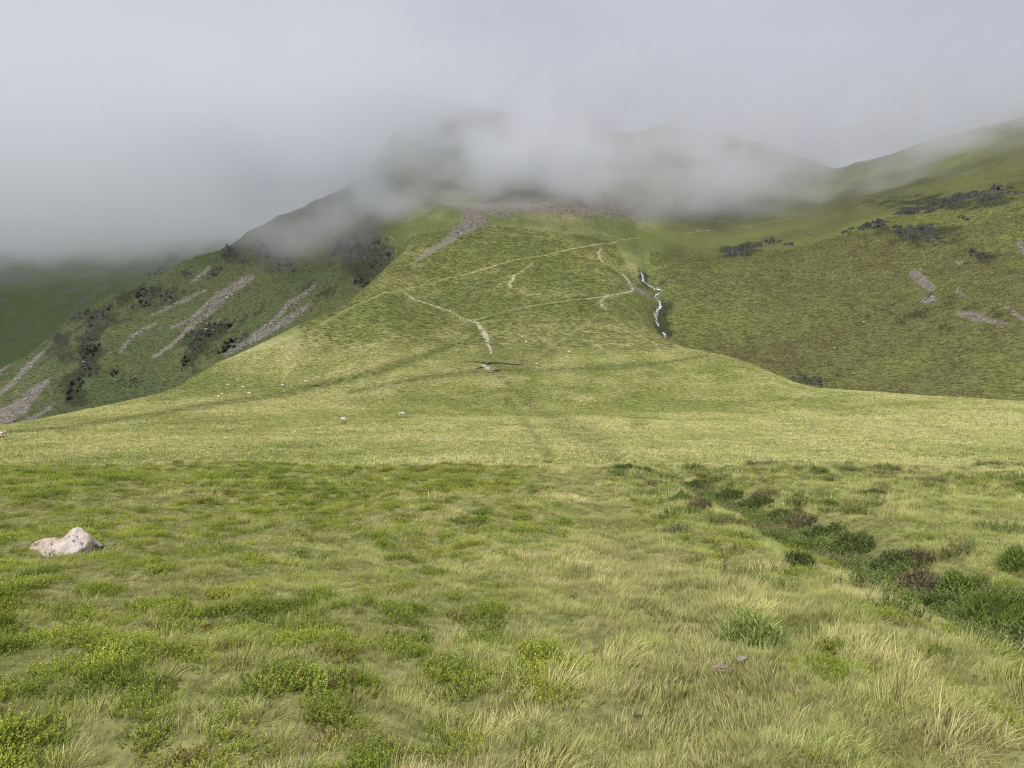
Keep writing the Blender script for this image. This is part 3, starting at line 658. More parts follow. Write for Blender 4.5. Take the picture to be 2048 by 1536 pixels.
# ------------------------------------------------------------------ sheep
M_WOOL = simple_mat('cream_wool', (.52, .45, .35), (.66, .59, .48), 9, dist=.04)
M_GREYW = simple_mat('grey_wool', (.055, .055, .062), (.11, .11, .12), 9, dist=.04)
M_FACE = simple_mat('dark_face', (.02, .018, .016), (.05, .045, .04), 8, dist=.01)
M_WFACE = simple_mat('white_face', (.62, .60, .55), (.8, .78, .72), 8, dist=.01)
def sheep_mesh(pose, mats):
    # one vertex per joint; grown with a skin modifier
    leg = {'stand': .40, 'graze': .40, 'lie': .10}[pose]; bz_ = leg + .26
    J = {'rump': (-.42, 0, bz_ + .02, .20), 'back': (-.15, 0, bz_ + .04, .245), 'chest': (.18, 0, bz_ + .03, .235), 'shoulder': (.38, 0, bz_ + .06, .17)}
    if pose == 'graze': J.update(neck=(.52, 0, bz_ - .10, .10), poll=(.60, 0, bz_ - .34, .075), nose=(.66, 0, bz_ - .56, .045))
    else: J.update(neck=(.52, 0, bz_ + .22, .10), poll=(.60, 0, bz_ + .38, .085), nose=(.78, 0, bz_ + .30, .05))
    J['tail'] = (-.60, 0, bz_ - .06, .04); J['tail2'] = (-.63, 0, bz_ - .22, .03)
    Ed = [('rump', 'back'), ('back', 'chest'), ('chest', 'shoulder'), ('shoulder', 'neck'), ('neck', 'poll'), ('poll', 'nose'), ('rump', 'tail'), ('tail', 'tail2')]
    for s, sn in ((1, 'L'), (-1, 'R')):
        J['ear' + sn] = (.58, .13 * s, J['poll'][2] + .03, .022); Ed.append(('poll', 'ear' + sn))
        if pose == 'lie':
            J['fk' + sn] = (.36, .18 * s, .10, .055); J['ff' + sn] = (.58, .17 * s, .045, .035); J['hk' + sn] = (-.22, .25 * s, .12, .07); J['hf' + sn] = (-.02, .27 * s, .045, .035)
            Ed += [('chest', 'fk' + sn), ('fk' + sn, 'ff' + sn), ('rump', 'hk' + sn), ('hk' + sn, 'hf' + sn)]
        else:
            J['fs' + sn] = (.30, .13 * s, bz_ - .16, .075); J['fk' + sn] = (.31, .13 * s, leg * .52, .042); J['ff' + sn] = (.32, .13 * s, .03, .036)
            J['hs' + sn] = (-.38, .14 * s, bz_ - .14, .09); J['hk' + sn] = (-.47, .14 * s, leg * .55, .045); J['hf' + sn] = (-.42, .14 * s, .03, .036)
            Ed += [('chest', 'fs' + sn), ('fs' + sn, 'fk' + sn), ('fk' + sn, 'ff' + sn), ('rump', 'hs' + sn), ('hs' + sn, 'hk' + sn), ('hk' + sn, 'hf' + sn)]
    names = list(J); me = bpy.data.meshes.new('sheep'); me.from_pydata([J[k][:3] for k in names], [(names.index(a), names.index(b)) for a, b in Ed], [])
    tmp = bpy.data.objects.new('sheep', me); COL.objects.link(tmp)
    tmp.modifiers.new('skin', 'SKIN'); sv_ = me.skin_vertices[0].data
    for i, k in enumerate(names): sv_[i].radius = (J[k][3], J[k][3]); sv_[i].use_root = (k == 'back')
    sb = tmp.modifiers.new('sub', 'SUBSURF'); sb.levels = 1; sb.render_levels = 1
    dg = bpy.context.evaluated_depsgraph_get(); res = bpy.data.meshes.new_from_object(tmp.evaluated_get(dg)); bpy.data.objects.remove(tmp)
    res.materials.clear()
    for m in mats: res.materials.append(m)
    hx, hz = J['poll'][0] - .07, J['poll'][2]
    for f in res.polygons:
        c = f.center; f.use_smooth = True
        head = c.x > hx - .02 and (abs(c.z - hz) < .3)
        f.material_index = 1 if head or (pose != 'lie' and c.z < leg * .62) else 0
    return res
MESHES = {}
SHEEP = [  # photo x, y of the feet, heading (0 = to the right), pose, coat, label
 (804, 836, 15, 'stand', 'w', 'cream sheep with a dark face standing alone in the middle of the pale col'),
 (687, 848, 165, 'stand', 'w', 'cream sheep facing left, lowest of the sheep left of centre'),
 (1080, 735, 250, 'stand', 'w', 'bright white sheep standing in front of another right of the peat hags'), (1074, 733, 150, 'graze', 'w', 'cream sheep half hidden behind a brighter one right of the peat hags'),
 (1138, 708, 170, 'graze', 'w', 'white sheep walking head down above the long trodden line'), (1052, 687, 170, 'lie', 'w', 'cream sheep lying on the pale grass, highest of the sheep'),
 (1235, 733, 250, 'graze', 'w', 'white sheep grazing on the thin dark track, left of two'), (1268, 728, 280, 'graze', 'w', 'white sheep grazing just above the thin dark track, rightmost sheep'),
 (612, 766, 20, 'lie', 'w', 'white sheep resting above the dark rushy line on the left'), (565, 775, 170, 'stand', 'w', 'white sheep with dark face above the dark rushy line on the left'),
 (499, 790, 10, 'lie', 'w', 'cream sheep lying between the track and the col edge'), (444, 793, 15, 'stand', 'w', 'cream sheep behind its lamb near the left edge of the col'), (437, 796, 170, 'lie', 'w', 'small cream lamb lying beside a sheep near the left col edge'),
 (486, 777, 20, 'lie', 'w', 'pale sheep lying nearest the col edge, right of two'), (456, 773, 20, 'lie', 'w', 'pale sheep lying nearest the col edge, left of two'),
 (7, 880, 100, 'stand', 'w', 'dark legged sheep at the far left edge of the photo'),
 (946, 574, 5, 'stand', 'g', 'dark grey sheep with a white face on the slope between the paths'),
]
for k, (px, py, hd, pose, coat, lab) in enumerate(SHEEP):
    key = (pose, coat)
    if key not in MESHES: MESHES[key] = sheep_mesh(pose, [M_WOOL, M_FACE] if coat == 'w' else [M_GREYW, M_WFACE])
    p = hit(px, py, 48); o = bpy.data.objects.new('sheep', MESHES[key]); COL.objects.link(o)
    sz = .72 if 'lamb' in lab else .86
    o.location = (p[0], p[1], p[2] + .2); o.scale = (sz,) * 3; o.rotation_euler = (0, 0, math.radians(hd))
    tag(o, lab, 'sheep', 'sheep grazing on the col')

# ------------------------------------------------------------------ instancing helper for what nobody could count
def protos(objs, name):
    c = bpy.data.collections.new(name)
    for o in objs:
        COL.objects.unlink(o); c.objects.link(o)
    return c
def scatter(name, pts, nrm_rot, scl, idx, tint, coll, label, cat):
    me = bpy.data.meshes.new(name); me.vertices.add(len(pts)); me.vertices.foreach_set('co', np.ascontiguousarray(pts, np.float32).ravel())
    a = me.attributes.new('rot', 'FLOAT_VECTOR', 'POINT'); a.data.foreach_set('vector', np.ascontiguousarray(nrm_rot, np.float32).ravel())
    a = me.attributes.new('scl', 'FLOAT_VECTOR', 'POINT'); a.data.foreach_set('vector', np.ascontiguousarray(scl, np.float32).ravel())
    a = me.attributes.new('idx', 'INT', 'POINT'); a.data.foreach_set('value', np.ascontiguousarray(idx, np.int32))
    set_col(me, 'tint', tint)
    o = bpy.data.objects.new(name, me); COL.objects.link(o)
    ng = bpy.data.node_groups.new(name, 'GeometryNodeTree')
    ng.interface.new_socket('Geometry', in_out='INPUT', socket_type='NodeSocketGeometry'); ng.interface.new_socket('Geometry', in_out='OUTPUT', socket_type='NodeSocketGeometry')
    gi = ng.nodes.new('NodeGroupInput'); go = ng.nodes.new('NodeGroupOutput')
    ci = ng.nodes.new('GeometryNodeCollectionInfo'); ci.inputs['Collection'].default_value = coll; ci.inputs['Separate Children'].default_value = True; ci.inputs['Reset Children'].default_value = True
    mp_ = ng.nodes.new('GeometryNodeMeshToPoints'); ip = ng.nodes.new('GeometryNodeInstanceOnPoints'); ip.inputs['Pick Instance'].default_value = True
    def attr(nm, ty):
        q = ng.nodes.new('GeometryNodeInputNamedAttribute'); q.data_type = ty; q.inputs[0].default_value = nm; return q.outputs['Attribute']
    ng.links.new(gi.outputs[0], mp_.inputs['Mesh']); ng.links.new(mp_.outputs[0], ip.inputs['Points']); ng.links.new(ci.outputs[0], ip.inputs['Instance'])
    ng.links.new(attr('idx', 'INT'), ip.inputs['Instance Index']); ng.links.new(attr('rot', 'FLOAT_VECTOR'), ip.inputs['Rotation']); ng.links.new(attr('scl', 'FLOAT_VECTOR'), ip.inputs['Scale'])
    ng.links.new(ip.outputs[0], go.inputs[0])
    m = o.modifiers.new('spread', 'NODES'); m.node_group = ng
    tag(o, label, cat, kind='stuff'); return o
def tint_mat(name, rough=.9, trans=0.0, tipgain=1.5, strawc=None):
    m, n, bs = new_mat(name); bs.inputs['Roughness'].default_value = rough
    at_ = node(n, 'ShaderNodeAttribute', attribute_name='tint'); at_.attribute_type = 'INSTANCER'
    hh = node(n, 'ShaderNodeAttribute', attribute_name='h')      # x: along the blade, y: random per blade
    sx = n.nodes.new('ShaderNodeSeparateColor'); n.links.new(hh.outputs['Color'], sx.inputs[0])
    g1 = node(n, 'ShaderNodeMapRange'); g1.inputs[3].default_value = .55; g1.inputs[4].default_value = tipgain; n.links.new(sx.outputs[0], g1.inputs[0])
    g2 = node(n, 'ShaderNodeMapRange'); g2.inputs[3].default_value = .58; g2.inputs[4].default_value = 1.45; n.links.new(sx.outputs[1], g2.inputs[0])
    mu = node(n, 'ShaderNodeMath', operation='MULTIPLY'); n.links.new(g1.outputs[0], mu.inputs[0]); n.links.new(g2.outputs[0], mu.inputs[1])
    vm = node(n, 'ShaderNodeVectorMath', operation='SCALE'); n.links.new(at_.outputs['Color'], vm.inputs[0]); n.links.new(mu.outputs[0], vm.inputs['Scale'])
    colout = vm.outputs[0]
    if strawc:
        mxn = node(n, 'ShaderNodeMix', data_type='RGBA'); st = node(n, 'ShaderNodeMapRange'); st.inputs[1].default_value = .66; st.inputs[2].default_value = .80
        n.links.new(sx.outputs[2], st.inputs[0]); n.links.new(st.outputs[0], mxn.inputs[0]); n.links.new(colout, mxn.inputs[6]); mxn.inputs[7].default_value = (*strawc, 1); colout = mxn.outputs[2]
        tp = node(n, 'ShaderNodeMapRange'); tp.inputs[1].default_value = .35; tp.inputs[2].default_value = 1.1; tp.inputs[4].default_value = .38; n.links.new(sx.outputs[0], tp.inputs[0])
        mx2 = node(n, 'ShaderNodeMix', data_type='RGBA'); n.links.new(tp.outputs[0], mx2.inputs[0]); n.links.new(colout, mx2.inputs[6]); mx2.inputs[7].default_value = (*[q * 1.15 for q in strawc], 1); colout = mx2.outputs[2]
    n.links.new(colout, bs.inputs['Base Color'])
    if trans:
        tr = n.nodes.new('ShaderNodeBsdfTranslucent'); n.links.new(colout, tr.inputs['Color'])
        ms_ = n.nodes.new('ShaderNodeMixShader'); ms_.inputs[0].default_value = trans
        n.links.new(bs.outputs[0], ms_.inputs[1]); n.links.new(tr.outputs[0], ms_.inputs[2]); n.links.new(ms_.outputs[0], n.nodes['Material Output'].inputs['Surface'])
    return m

# scree: rocks by the thousand
M_SCREE = tint_mat('scree_rock', tipgain=1.0)
RP = []
for k in range(4):
    V, Fc = faceted(90 + k, 1, 9, (1, .8, .55), .1); o = mesh_obj('scree_rock', V, Fc, M_SCREE)
    set_col(o.data, 'h', np.column_stack([np.full(len(V), 1.), np.full(len(V), rg.uniform()), np.zeros(len(V))])); RP.append(o)
rockc = protos(RP, 'scree_rocks')
sp_, st_ = [], []
for pl in SCREE:
    for a, b in zip(pl[:-1], pl[1:]):
        L = math.hypot(a[0]-b[0], a[1]-b[1]); wv = (a[2]+b[2]) * .5; nn_ = int(L * wv * 2 * .42)
        t = rg.uniform(0, 1, nn_); o1 = rg.normal(0, .6, nn_) * (a[2] + (b[2]-a[2]) * t); o2 = rg.normal(0, 1.5, nn_)
        ux, uy = (b[0]-a[0]) / L, (b[1]-a[1]) / L
        sp_.append(np.column_stack([a[0] + (b[0]-a[0]) * t - uy * o1 + ux * o2, a[1] + (b[1]-a[1]) * t + ux * o1 + uy * o2]))
sp_ = np.concatenate(sp_); W, ok = hits(sp_[:, 0], sp_[:, 1], 48)
keep = ok & (fbm(W[:, 0] / 9, W[:, 1] / 9, 911, 3) > rg.normal(-.05, .15, len(W))) & (W[:, 1] > ctrl('E', sp_[:, 0]) * 1.01) & (W[:, 1] < ctrl('C', sp_[:, 0]) * 1.05)
W = W[keep]; n0 = len(W)
sz = np.clip(rg.lognormal(-.95, .45, n0), .16, 1.3) * (W[:, 1] / 420) ** .8
scatter('scree', W - np.array([0, 0, .05]), np.column_stack([rg.normal(0, .3, n0), rg.normal(0, .3, n0), rg.uniform(0, 6.28, n0)]), sz[:, None] * rg.uniform(.7, 1.3, (n0, 3)), rg.integers(0, 4, n0),
        np.clip(ROCK * rg.uniform(.55, 1.25, (n0, 1)) * (1 + rg.normal(0, .04, (n0, 3))), .02, .7), rockc, 'grey and pinkish scree spilling down the fellsides', 'scree')

# ------------------------------------------------------------------ grass, bilberry and heather
def blades(n, rad, L, wd, lean, curl, segs, seed, straight=.5, flat=1.0):
    """a tuft of n tapering blades rooted in a disc and blown towards +x"""
    rg = np.random.default_rng(seed); V, Fq, Hc = [], [], []
    for b in range(n):
        a = rg.uniform(0, 6.283); r = rad * math.sqrt(rg.uniform()); l = L * rg.uniform(.55, 1.15); w0 = wd * rg.uniform(.7, 1.3)
        out = np.array([math.cos(a), math.sin(a)]) * r / rad
        d = np.array([lean * rg.uniform(.4, 1.4) + out[0] * .45, out[1] * .45 + rg.normal(0, .18), 1.0]); d /= np.linalg.norm(d)
        p = np.array([math.cos(a) * r, math.sin(a) * r, -.02]); bend = np.array([curl * rg.uniform(.3, 1.5) + out[0] * curl * .5, rg.normal(0, curl * .5) + out[1] * curl * .5, -curl * .55 * rg.uniform(.3, 1.4)])
        sa = rg.uniform(0, 6.283); side = np.array([math.cos(sa), math.sin(sa), 0]); i0 = len(V); rb, rs = rg.uniform(), rg.uniform()
        for s in range(segs + 1):
            t = s / segs; w_ = w0 * (1 - t ** 1.6) + wd * .06
            V += [p - side * w_ * .5, p + side * w_ * .5]; Hc += [(t, rb, rs)] * 2
            p = p + d * l / segs; d = d + bend / segs; d /= np.linalg.norm(d)
        for s in range(segs): k = i0 + 2*s; Fq.append((k, k+1, k+3, k+2))
    return np.array(V), np.array(Fq), np.array(Hc)
def leafy(n, rad, hgt, leaf, seed, spread=.5, per=9, needle=False):
    """a clump of upright sprigs carrying small leaves"""
    rg = np.random.default_rng(seed); V, Fq, Hc = [], [], []
    for b in range(n):
        a = rg.uniform(0, 6.283); r = rad * math.sqrt(rg.uniform()); p0 = np.array([math.cos(a) * r, math.sin(a) * r, -.02]); l = hgt * rg.uniform(.6, 1.15)
        d = np.array([math.cos(a) * spread * r / rad + rg.normal(0, .15), math.sin(a) * spread * r / rad + rg.normal(0, .15), 1]); d /= np.linalg.norm(d); rb, rs = rg.uniform(), rg.uniform()
        sd = np.array([d[1], -d[0], 0.]); sd = sd / (np.linalg.norm(sd) + 1e-6) * leaf * .08; k = len(V)
        V += [p0 - sd, p0 + sd, p0 + d*l + sd*.4, p0 + d*l - sd*.4]; Hc += [(0, rb, rs)]*2 + [(.6, rb, rs)]*2; Fq.append((k, k+1, k+2, k+3))
        for q in range(per):
            t = .3 + .72 * q / per; c = p0 + d * l * t; az = q * 2.4 + rg.uniform(0, 1); el = rg.uniform(.4, 1.25)
            u = np.array([math.cos(az) * math.cos(el), math.sin(az) * math.cos(el), math.sin(el)]); v = np.cross(u, [0, 0, 1]); v /= np.linalg.norm(v) + 1e-6
            s_ = leaf * rg.uniform(.7, 1.25); wv = s_ * (.12 if needle else .27); k = len(V); nrm = np.cross(u, v) * s_ * .12
            V += [c, c + u*s_*.5 + v*wv + nrm, c + u*s_, c + u*s_*.5 - v*wv + nrm]; Fq.append((k, k+1, k+2, k+3)); hh = min(1, t * .8 + .2 * rg.uniform()); Hc += [(hh, rg.uniform() * .6 + rb * .4, rs)] * 4
    return np.array(V), np.array(Fq), np.array(Hc)
def proto(name, data, mat):
    V, Fq, Hc = data; o = mesh_obj(name, V, Fq, mat); set_col(o.data, 'h', Hc); return o
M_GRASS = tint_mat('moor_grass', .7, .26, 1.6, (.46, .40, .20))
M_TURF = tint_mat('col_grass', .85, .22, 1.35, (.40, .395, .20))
M_LEAF = tint_mat('bilberry_leaf', .55, .36, 1.5)
M_HEATH = tint_mat('heather_sprig', .8, .12, 1.35)
GP = protos([proto('grass_tuft', blades(46, .062, .095, .0042, .12, .45, 3, 1), M_GRASS), proto('grass_tuft', blades(34, .075, .13, .0040, .25, .65, 4, 2), M_GRASS), proto('grass_tuft', blades(54, .066, .072, .0046, .05, .4, 3, 3), M_GRASS),
             proto('grass_tuft', blades(16, .085, .165, .0034, .35, .7, 5, 4), M_GRASS)], 'grass_tufts')
SHORTP = protos([proto('short_grass', blades(60, .10, .075, .005, .1, .5, 2, 11 + k), M_GRASS) for k in range(2)], 'short_grass_tufts')
MIDP = protos([proto('mid_tuft', blades(44, .14, .19, .009, .3, .6, 3, 21 + k), M_GRASS) for k in range(3)], 'mid_grass_tufts')
TUSS = protos([proto('tussock', blades(34, .26, .26, .040, .25, .7, 2, 31 + k), M_TURF) for k in range(3)], 'col_tussocks')
BIL = protos([proto('bilberry_clump', leafy(34, .08, .07, .0105, 41 + k, .6, 13), M_LEAF) for k in range(3)], 'bilberry_clumps')

def spread_pts(y0, y1, dens, wide=.80, xoff=1.2, rg=RNG):
    area = (y1*y1 - y0*y0) * wide + 2 * xoff * (y1 - y0); n = int(area * dens)
    y = np.sqrt(rg.uniform(y0*y0, y1*y1, n)); x = rg.uniform(-1, 1, n) * (wide * y + xoff)
    return x, y
def species(x, y):
    """how much bilberry, straw and long grass grows here"""
    z = bil(bearing(x, y), y); px = CX + F * x / np.maximum(y, .8); py = CY - F * z / np.maximum(y, .8)
    td, _ = pdist(TROD, x, y); dd, _ = pdist(DITCH, x, y)
    n_a = fbm(x / .38, y / .5, 601, 3); n_b = fbm(x / 5.5, y / 5.5, 605, 3); n_c = fbm(x / .9, y / .9, 609, 4)
    leftlow = (1 - ss(500, 1500, px + 260 * fbm(x / 4, y / 4, 617, 2))); topband = ss(16, 24, y) * (1 - ss(1000, 1250, px))
    bilb = n_a * 1.15 + n_b * .55 + .14 * leftlow - .16 * (1 - leftlow) + .12 * topband - .5 * np.exp(-(td / .6) ** 2)
    bilb = ss(.03, .36, bilb) * (1 - .5 * ss(30, 42, y))
    straw = n_c * 1.1 + .5 * fbm(x / 7, y / 7, 613, 2) - .13 + .5 * np.exp(-((td - .75) / .45) ** 2) * (x < np.interp(y, [q[1] for q in TROD], [q[0] for q in TROD])) + .15 * np.exp(-((dd - .95) / .35) ** 2)
    straw = straw + .55 * np.exp(-(((px - 840) / 120) ** 2 + ((py - 1045) / 22) ** 2)) + .5 * np.exp(-(((px - 400) / 60) ** 2 + ((py - 1350) / 30) ** 2)) + .3 * ss(27, 33, y) * ss(900, 1150, px)
    straw = ss(.05, .50, straw)
    trod = np.exp(-(td / .36) ** 2) * ss(1.5, 3, y)
    ditch = np.exp(-(dd / .55) ** 2)
    return bilb, straw, trod, ditch, td, dd
GG, GS, GL = C_(.385, .42, .14), C_(.58, .545, .255), C_(.29, .36, .082)
def boulder_gap(x, y):
    return ((x - bo.location.x) / .56) ** 2 + ((y - bo.location.y) / .36) ** 2 > 1
def put_grass(name, y0, y1, dens, coll, np_, s0, label, lift=0.0):
    x, y = spread_pts(y0, y1, dens); bilb, straw, trod, ditch, td, dd = species(x, y)
    keep = (RNG.uniform(size=len(x)) > .38 * bilb) & (RNG.uniform(size=len(x)) > .93 * trod) & (RNG.uniform(size=len(x)) > .97 * np.exp(-(dd / .6) ** 4)) & boulder_gap(x, y)
    x, y, straw, bilb, trod = x[keep], y[keep], straw[keep], bilb[keep], trod[keep]; n = len(x); z = H(x, y)
    hgt = s0 * mix(.74, 1.0, ss(-1.5, 3, x - .08 * y)) * (.72 + .30 * straw + .35 * fbm(x / .9, y / .9, 621, 3)) * RNG.uniform(.7, 1.25, n) * (1 - .2 * bilb) * (1 - .5 * trod)
    hgt = np.minimum(hgt, s0 * 1.25)
    near_b = np.exp(-(((x - bo.location.x) / .6) ** 2 + ((y - bo.location.y + .5) / .35) ** 2)); hgt *= 1 - .35 * near_b; hgt *= 1 - .45 * np.exp(-(pdist(DITCH, x, y)[0] / 1.0) ** 4)
    wind = -.35 + .9 * fbm(x / 6, y / 6, 631, 2)
    c1 = fbm(x / (.32 + .012 * y), y / (.36 + .02 * y), 633, 3); c2 = fbm(x / .55, y / .6, 635, 3); hgt = hgt * (.76 + .60 * ss(-.25, .45, c1))
    sdv = mix(1.5, .75, ss(-1, 2.5, x - .1 * y))
    rot = np.column_stack([RNG.normal(0, .16, n), RNG.normal(.05, .16, n), wind + 2.6 * c2 + RNG.normal(0, .55, n) * sdv])
    lush = np.clip(.5 + 1.3 * fbm(x / 2.3, y / 2.3, 641, 3), 0, 1)
    tint = mix(mix(GG, GL, lush[:, None]), GS, np.clip(straw * RNG.uniform(.35, 1.15, n), 0, 1)[:, None]) * RNG.uniform(.8, 1.2, (n, 1)) * (1 + .38 * c1)[:, None]
    tint = mix(tint, C_(.50, .49, .22) * RNG.uniform(.7, 1.2, (n, 1)), (ss(24, 46, y + 5 * fbm(x / 5, y / 5, 671, 2)) * .9)[:, None])
    brown = RNG.uniform(size=n) < .05; tint[brown] = C_(.22, .15, .085)
    scatter(name, np.column_stack([x, y, z + lift]), rot, np.column_stack([hgt * RNG.uniform(.9, 1.2, n), hgt * RNG.uniform(.9, 1.2, n), hgt]), RNG.integers(0, np_, n), tint, coll, label, 'grass')
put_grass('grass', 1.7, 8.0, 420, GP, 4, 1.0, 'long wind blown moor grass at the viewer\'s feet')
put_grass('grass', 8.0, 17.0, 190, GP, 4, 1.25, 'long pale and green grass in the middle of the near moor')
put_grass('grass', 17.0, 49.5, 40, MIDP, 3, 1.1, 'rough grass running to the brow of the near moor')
# short turf on the trodden line
x, y = spread_pts(1.7, 36, 200, .75); _, _, trod, _, td, dd = species(x, y); k_ = (td < .6) & (RNG.uniform(size=len(x)) < trod + .12)
x, y = x[k_], y[k_]; n = len(x)
scatter('short_turf', np.column_stack([x, y, H(x, y)]), np.column_stack([RNG.normal(0, .1, n), RNG.normal(0, .1, n), RNG.uniform(0, 6.28, n)]), np.repeat(RNG.uniform(.8, 1.5, n)[:, None], 3, 1), RNG.integers(0, 2, n),
        mix(C_(.28, .33, .10), C_(.42, .42, .17), RNG.uniform(0, 1, (n, 1))), SHORTP, 'short worn turf along the trodden line', 'grass')
# bilberry
def put_bil(y0, y1, dens, s0, label):
    x, y = spread_pts(y0, y1, dens); bilb, straw, trod, ditch, td, dd = species(x, y)
    k = (RNG.uniform(size=len(x)) < bilb * 1.05) & (RNG.uniform(size=len(x)) > .8 * trod) & boulder_gap(x, y); x, y, bilb = x[k], y[k], bilb[k]; n = len(x)
    s = s0 * (.6 + .6 * bilb) * RNG.uniform(.75, 1.25, n); v = np.clip(.5 + 1.2 * fbm(x / 1.7, y / 1.7, 651, 3) + RNG.normal(0, .2, n), 0, 1)
    tint = mix(C_(.15, .205, .030), C_(.36, .40, .072), v[:, None]) * RNG.uniform(.8, 1.2, (n, 1)); r_ = RNG.uniform(size=n) < .025; tint[r_] = C_(.20, .13, .055)
    scatter('bilberry', np.column_stack([x, y, H(x, y)]), np.column_stack([RNG.normal(0, .15, n), RNG.normal(0, .15, n), RNG.uniform(0, 6.28, n)]), s[:, None] * np.ones(3), RNG.integers(0, 3, n), tint, BIL, label, 'bilberry')
put_bil(1.7, 9.0, 170, .95, 'bright green bilberry growing through the nearest grass')
put_bil(9.0, 20.0, 70, 1.2, 'green bilberry patches in the middle of the near moor')
put_bil(20.0, 46.0, 14, 2.0, 'green bilberry patches along the brow')

# heather carpeting the ditch
HEATHP = protos([proto('heather_sprigs', leafy(26, .11, .10, .020, 71 + k, .5, 12, True), M_HEATH) for k in range(3)], 'heather_sprig_clumps')
x, y = spread_pts(3.0, 36, 60, .80, 1.0); dd = pdist(DITCH, x, y)[0]; hn = fbm(x / .8, y / .8, 681, 3); px_ = CX + F * x / y
k_ = (pdist(TROD, x, y)[0] > 1.0) & ((dd < .38 + .7 * hn) | ((hn > .30) & (dd < 3.5)) | ((hn > .36) & (y > 20) & (px_ > 1300))); x, y, dd, hn = x[k_], y[k_], dd[k_], hn[k_]; n = len(x)
brn = (fbm(x / 1.1, y / 1.1, 683, 2) > .12)[:, None]
scatter('heather', np.column_stack([x, y, H(x, y)]), np.column_stack([RNG.normal(0, .15, n), RNG.normal(0, .15, n), RNG.uniform(0, 6.28, n)]), (RNG.uniform(.9, 1.6, n) * (1 + y / 40))[:, None] * np.ones(3), RNG.integers(0, 3, n),
        np.where(brn, C_(.20, .185, .085), C_(.155, .20, .056)) * RNG.uniform(.7, 1.3, (n, 1)), HEATHP, 'dark heather carpeting the ditch and its banks', 'heather')

# tussocks of the col and the slopes behind, thinning with distance
def put_tuss(name, y0, y1, dens, s0, label, sel=None, zs=1.0, gain=2.15, wide=1.0):
    x, y = spread_pts(y0, y1, dens, .74, 2.0); px = CX + F * x / y
    k = np.ones(len(x), bool) if sel is None else sel(px, y); x, y = x[k], y[k]; n = len(x); z = H(x, y)
    c, scr = land_colour(x, y, z); k = scr < .35; x, y, z, c = x[k], y[k], z[k], c[k]; n = len(x)
    pd = np.full(n, 1e9)
    for L_ in PATHXY: pd = np.minimum(pd, pdist(L_, x, y)[0])
    for q in bpy.data.objects:
        if q.name.startswith('sheep'): pd = np.minimum(pd, np.hypot(x - q.location.x, y - q.location.y + .5) + .1)
    k = pd > 1.3; x, y, z, c = x[k], y[k], z[k], c[k]; n = len(x)
    s = s0 * RNG.uniform(.6, 1.3, n) * (1 + .5 * fbm(x / 4, y / 6, 661, 3))
    rot = np.column_stack([RNG.normal(0, .12, n), RNG.normal(0, .12, n), RNG.normal(-.2, .8 if wide == 1 else .25, n)])
    scatter(name, np.column_stack([x, y, z]), rot, np.column_stack([s * wide, s, s * zs]), RNG.integers(0, 3, n), np.clip(c * gain * RNG.uniform(*((.66, 1.28) if wide == 1 else (.84, 1.13)), (n, 1)), .01, .75), TUSS, label, 'grass')
PATHXY = []
for p, m in paths:
    p = np.asarray(p); PATHXY.append(hits(p[:, 0], p[:, 1])[0][:, :2])
PATHXY.append(np.array(STREAM))
put_tuss('tussock_grass', 40, 90, 9, .80, 'pale tussock grass on the near part of the col')
put_tuss('tussock_grass', 90, 150, 5.0, 1.0, 'pale tussock grass across the middle of the col', lambda px, y: y < ctrl('E', np.clip(px, -1500, 3500)) * 1.03)
put_tuss('tussock_grass', 150, 235, 2.8, 1.3, 'pale tussock grass on the far side of the col', lambda px, y: y < ctrl('E', np.clip(px, -1500, 3500)) * 1.03, .7)
put_tuss('slope_grass', 190, 450, .95, 1.6, 'green tussocks on the slopes behind the col', lambda px, y: ((y > 235) & (px > 600) & (px < 1345) & (y < ctrl('E', px) * 1.15)) | ((px > 1300) & (y > ctrl('G', px))), .6, 1.1, 2.0)
put_tuss('slope_grass', 260, 520, .4, 1.9, 'green tussocks on the left fellside', lambda px, y: (px < 760) & (y > ctrl('G', px)) & (y < ctrl('C', px)), .6, 1.15, 1.5)

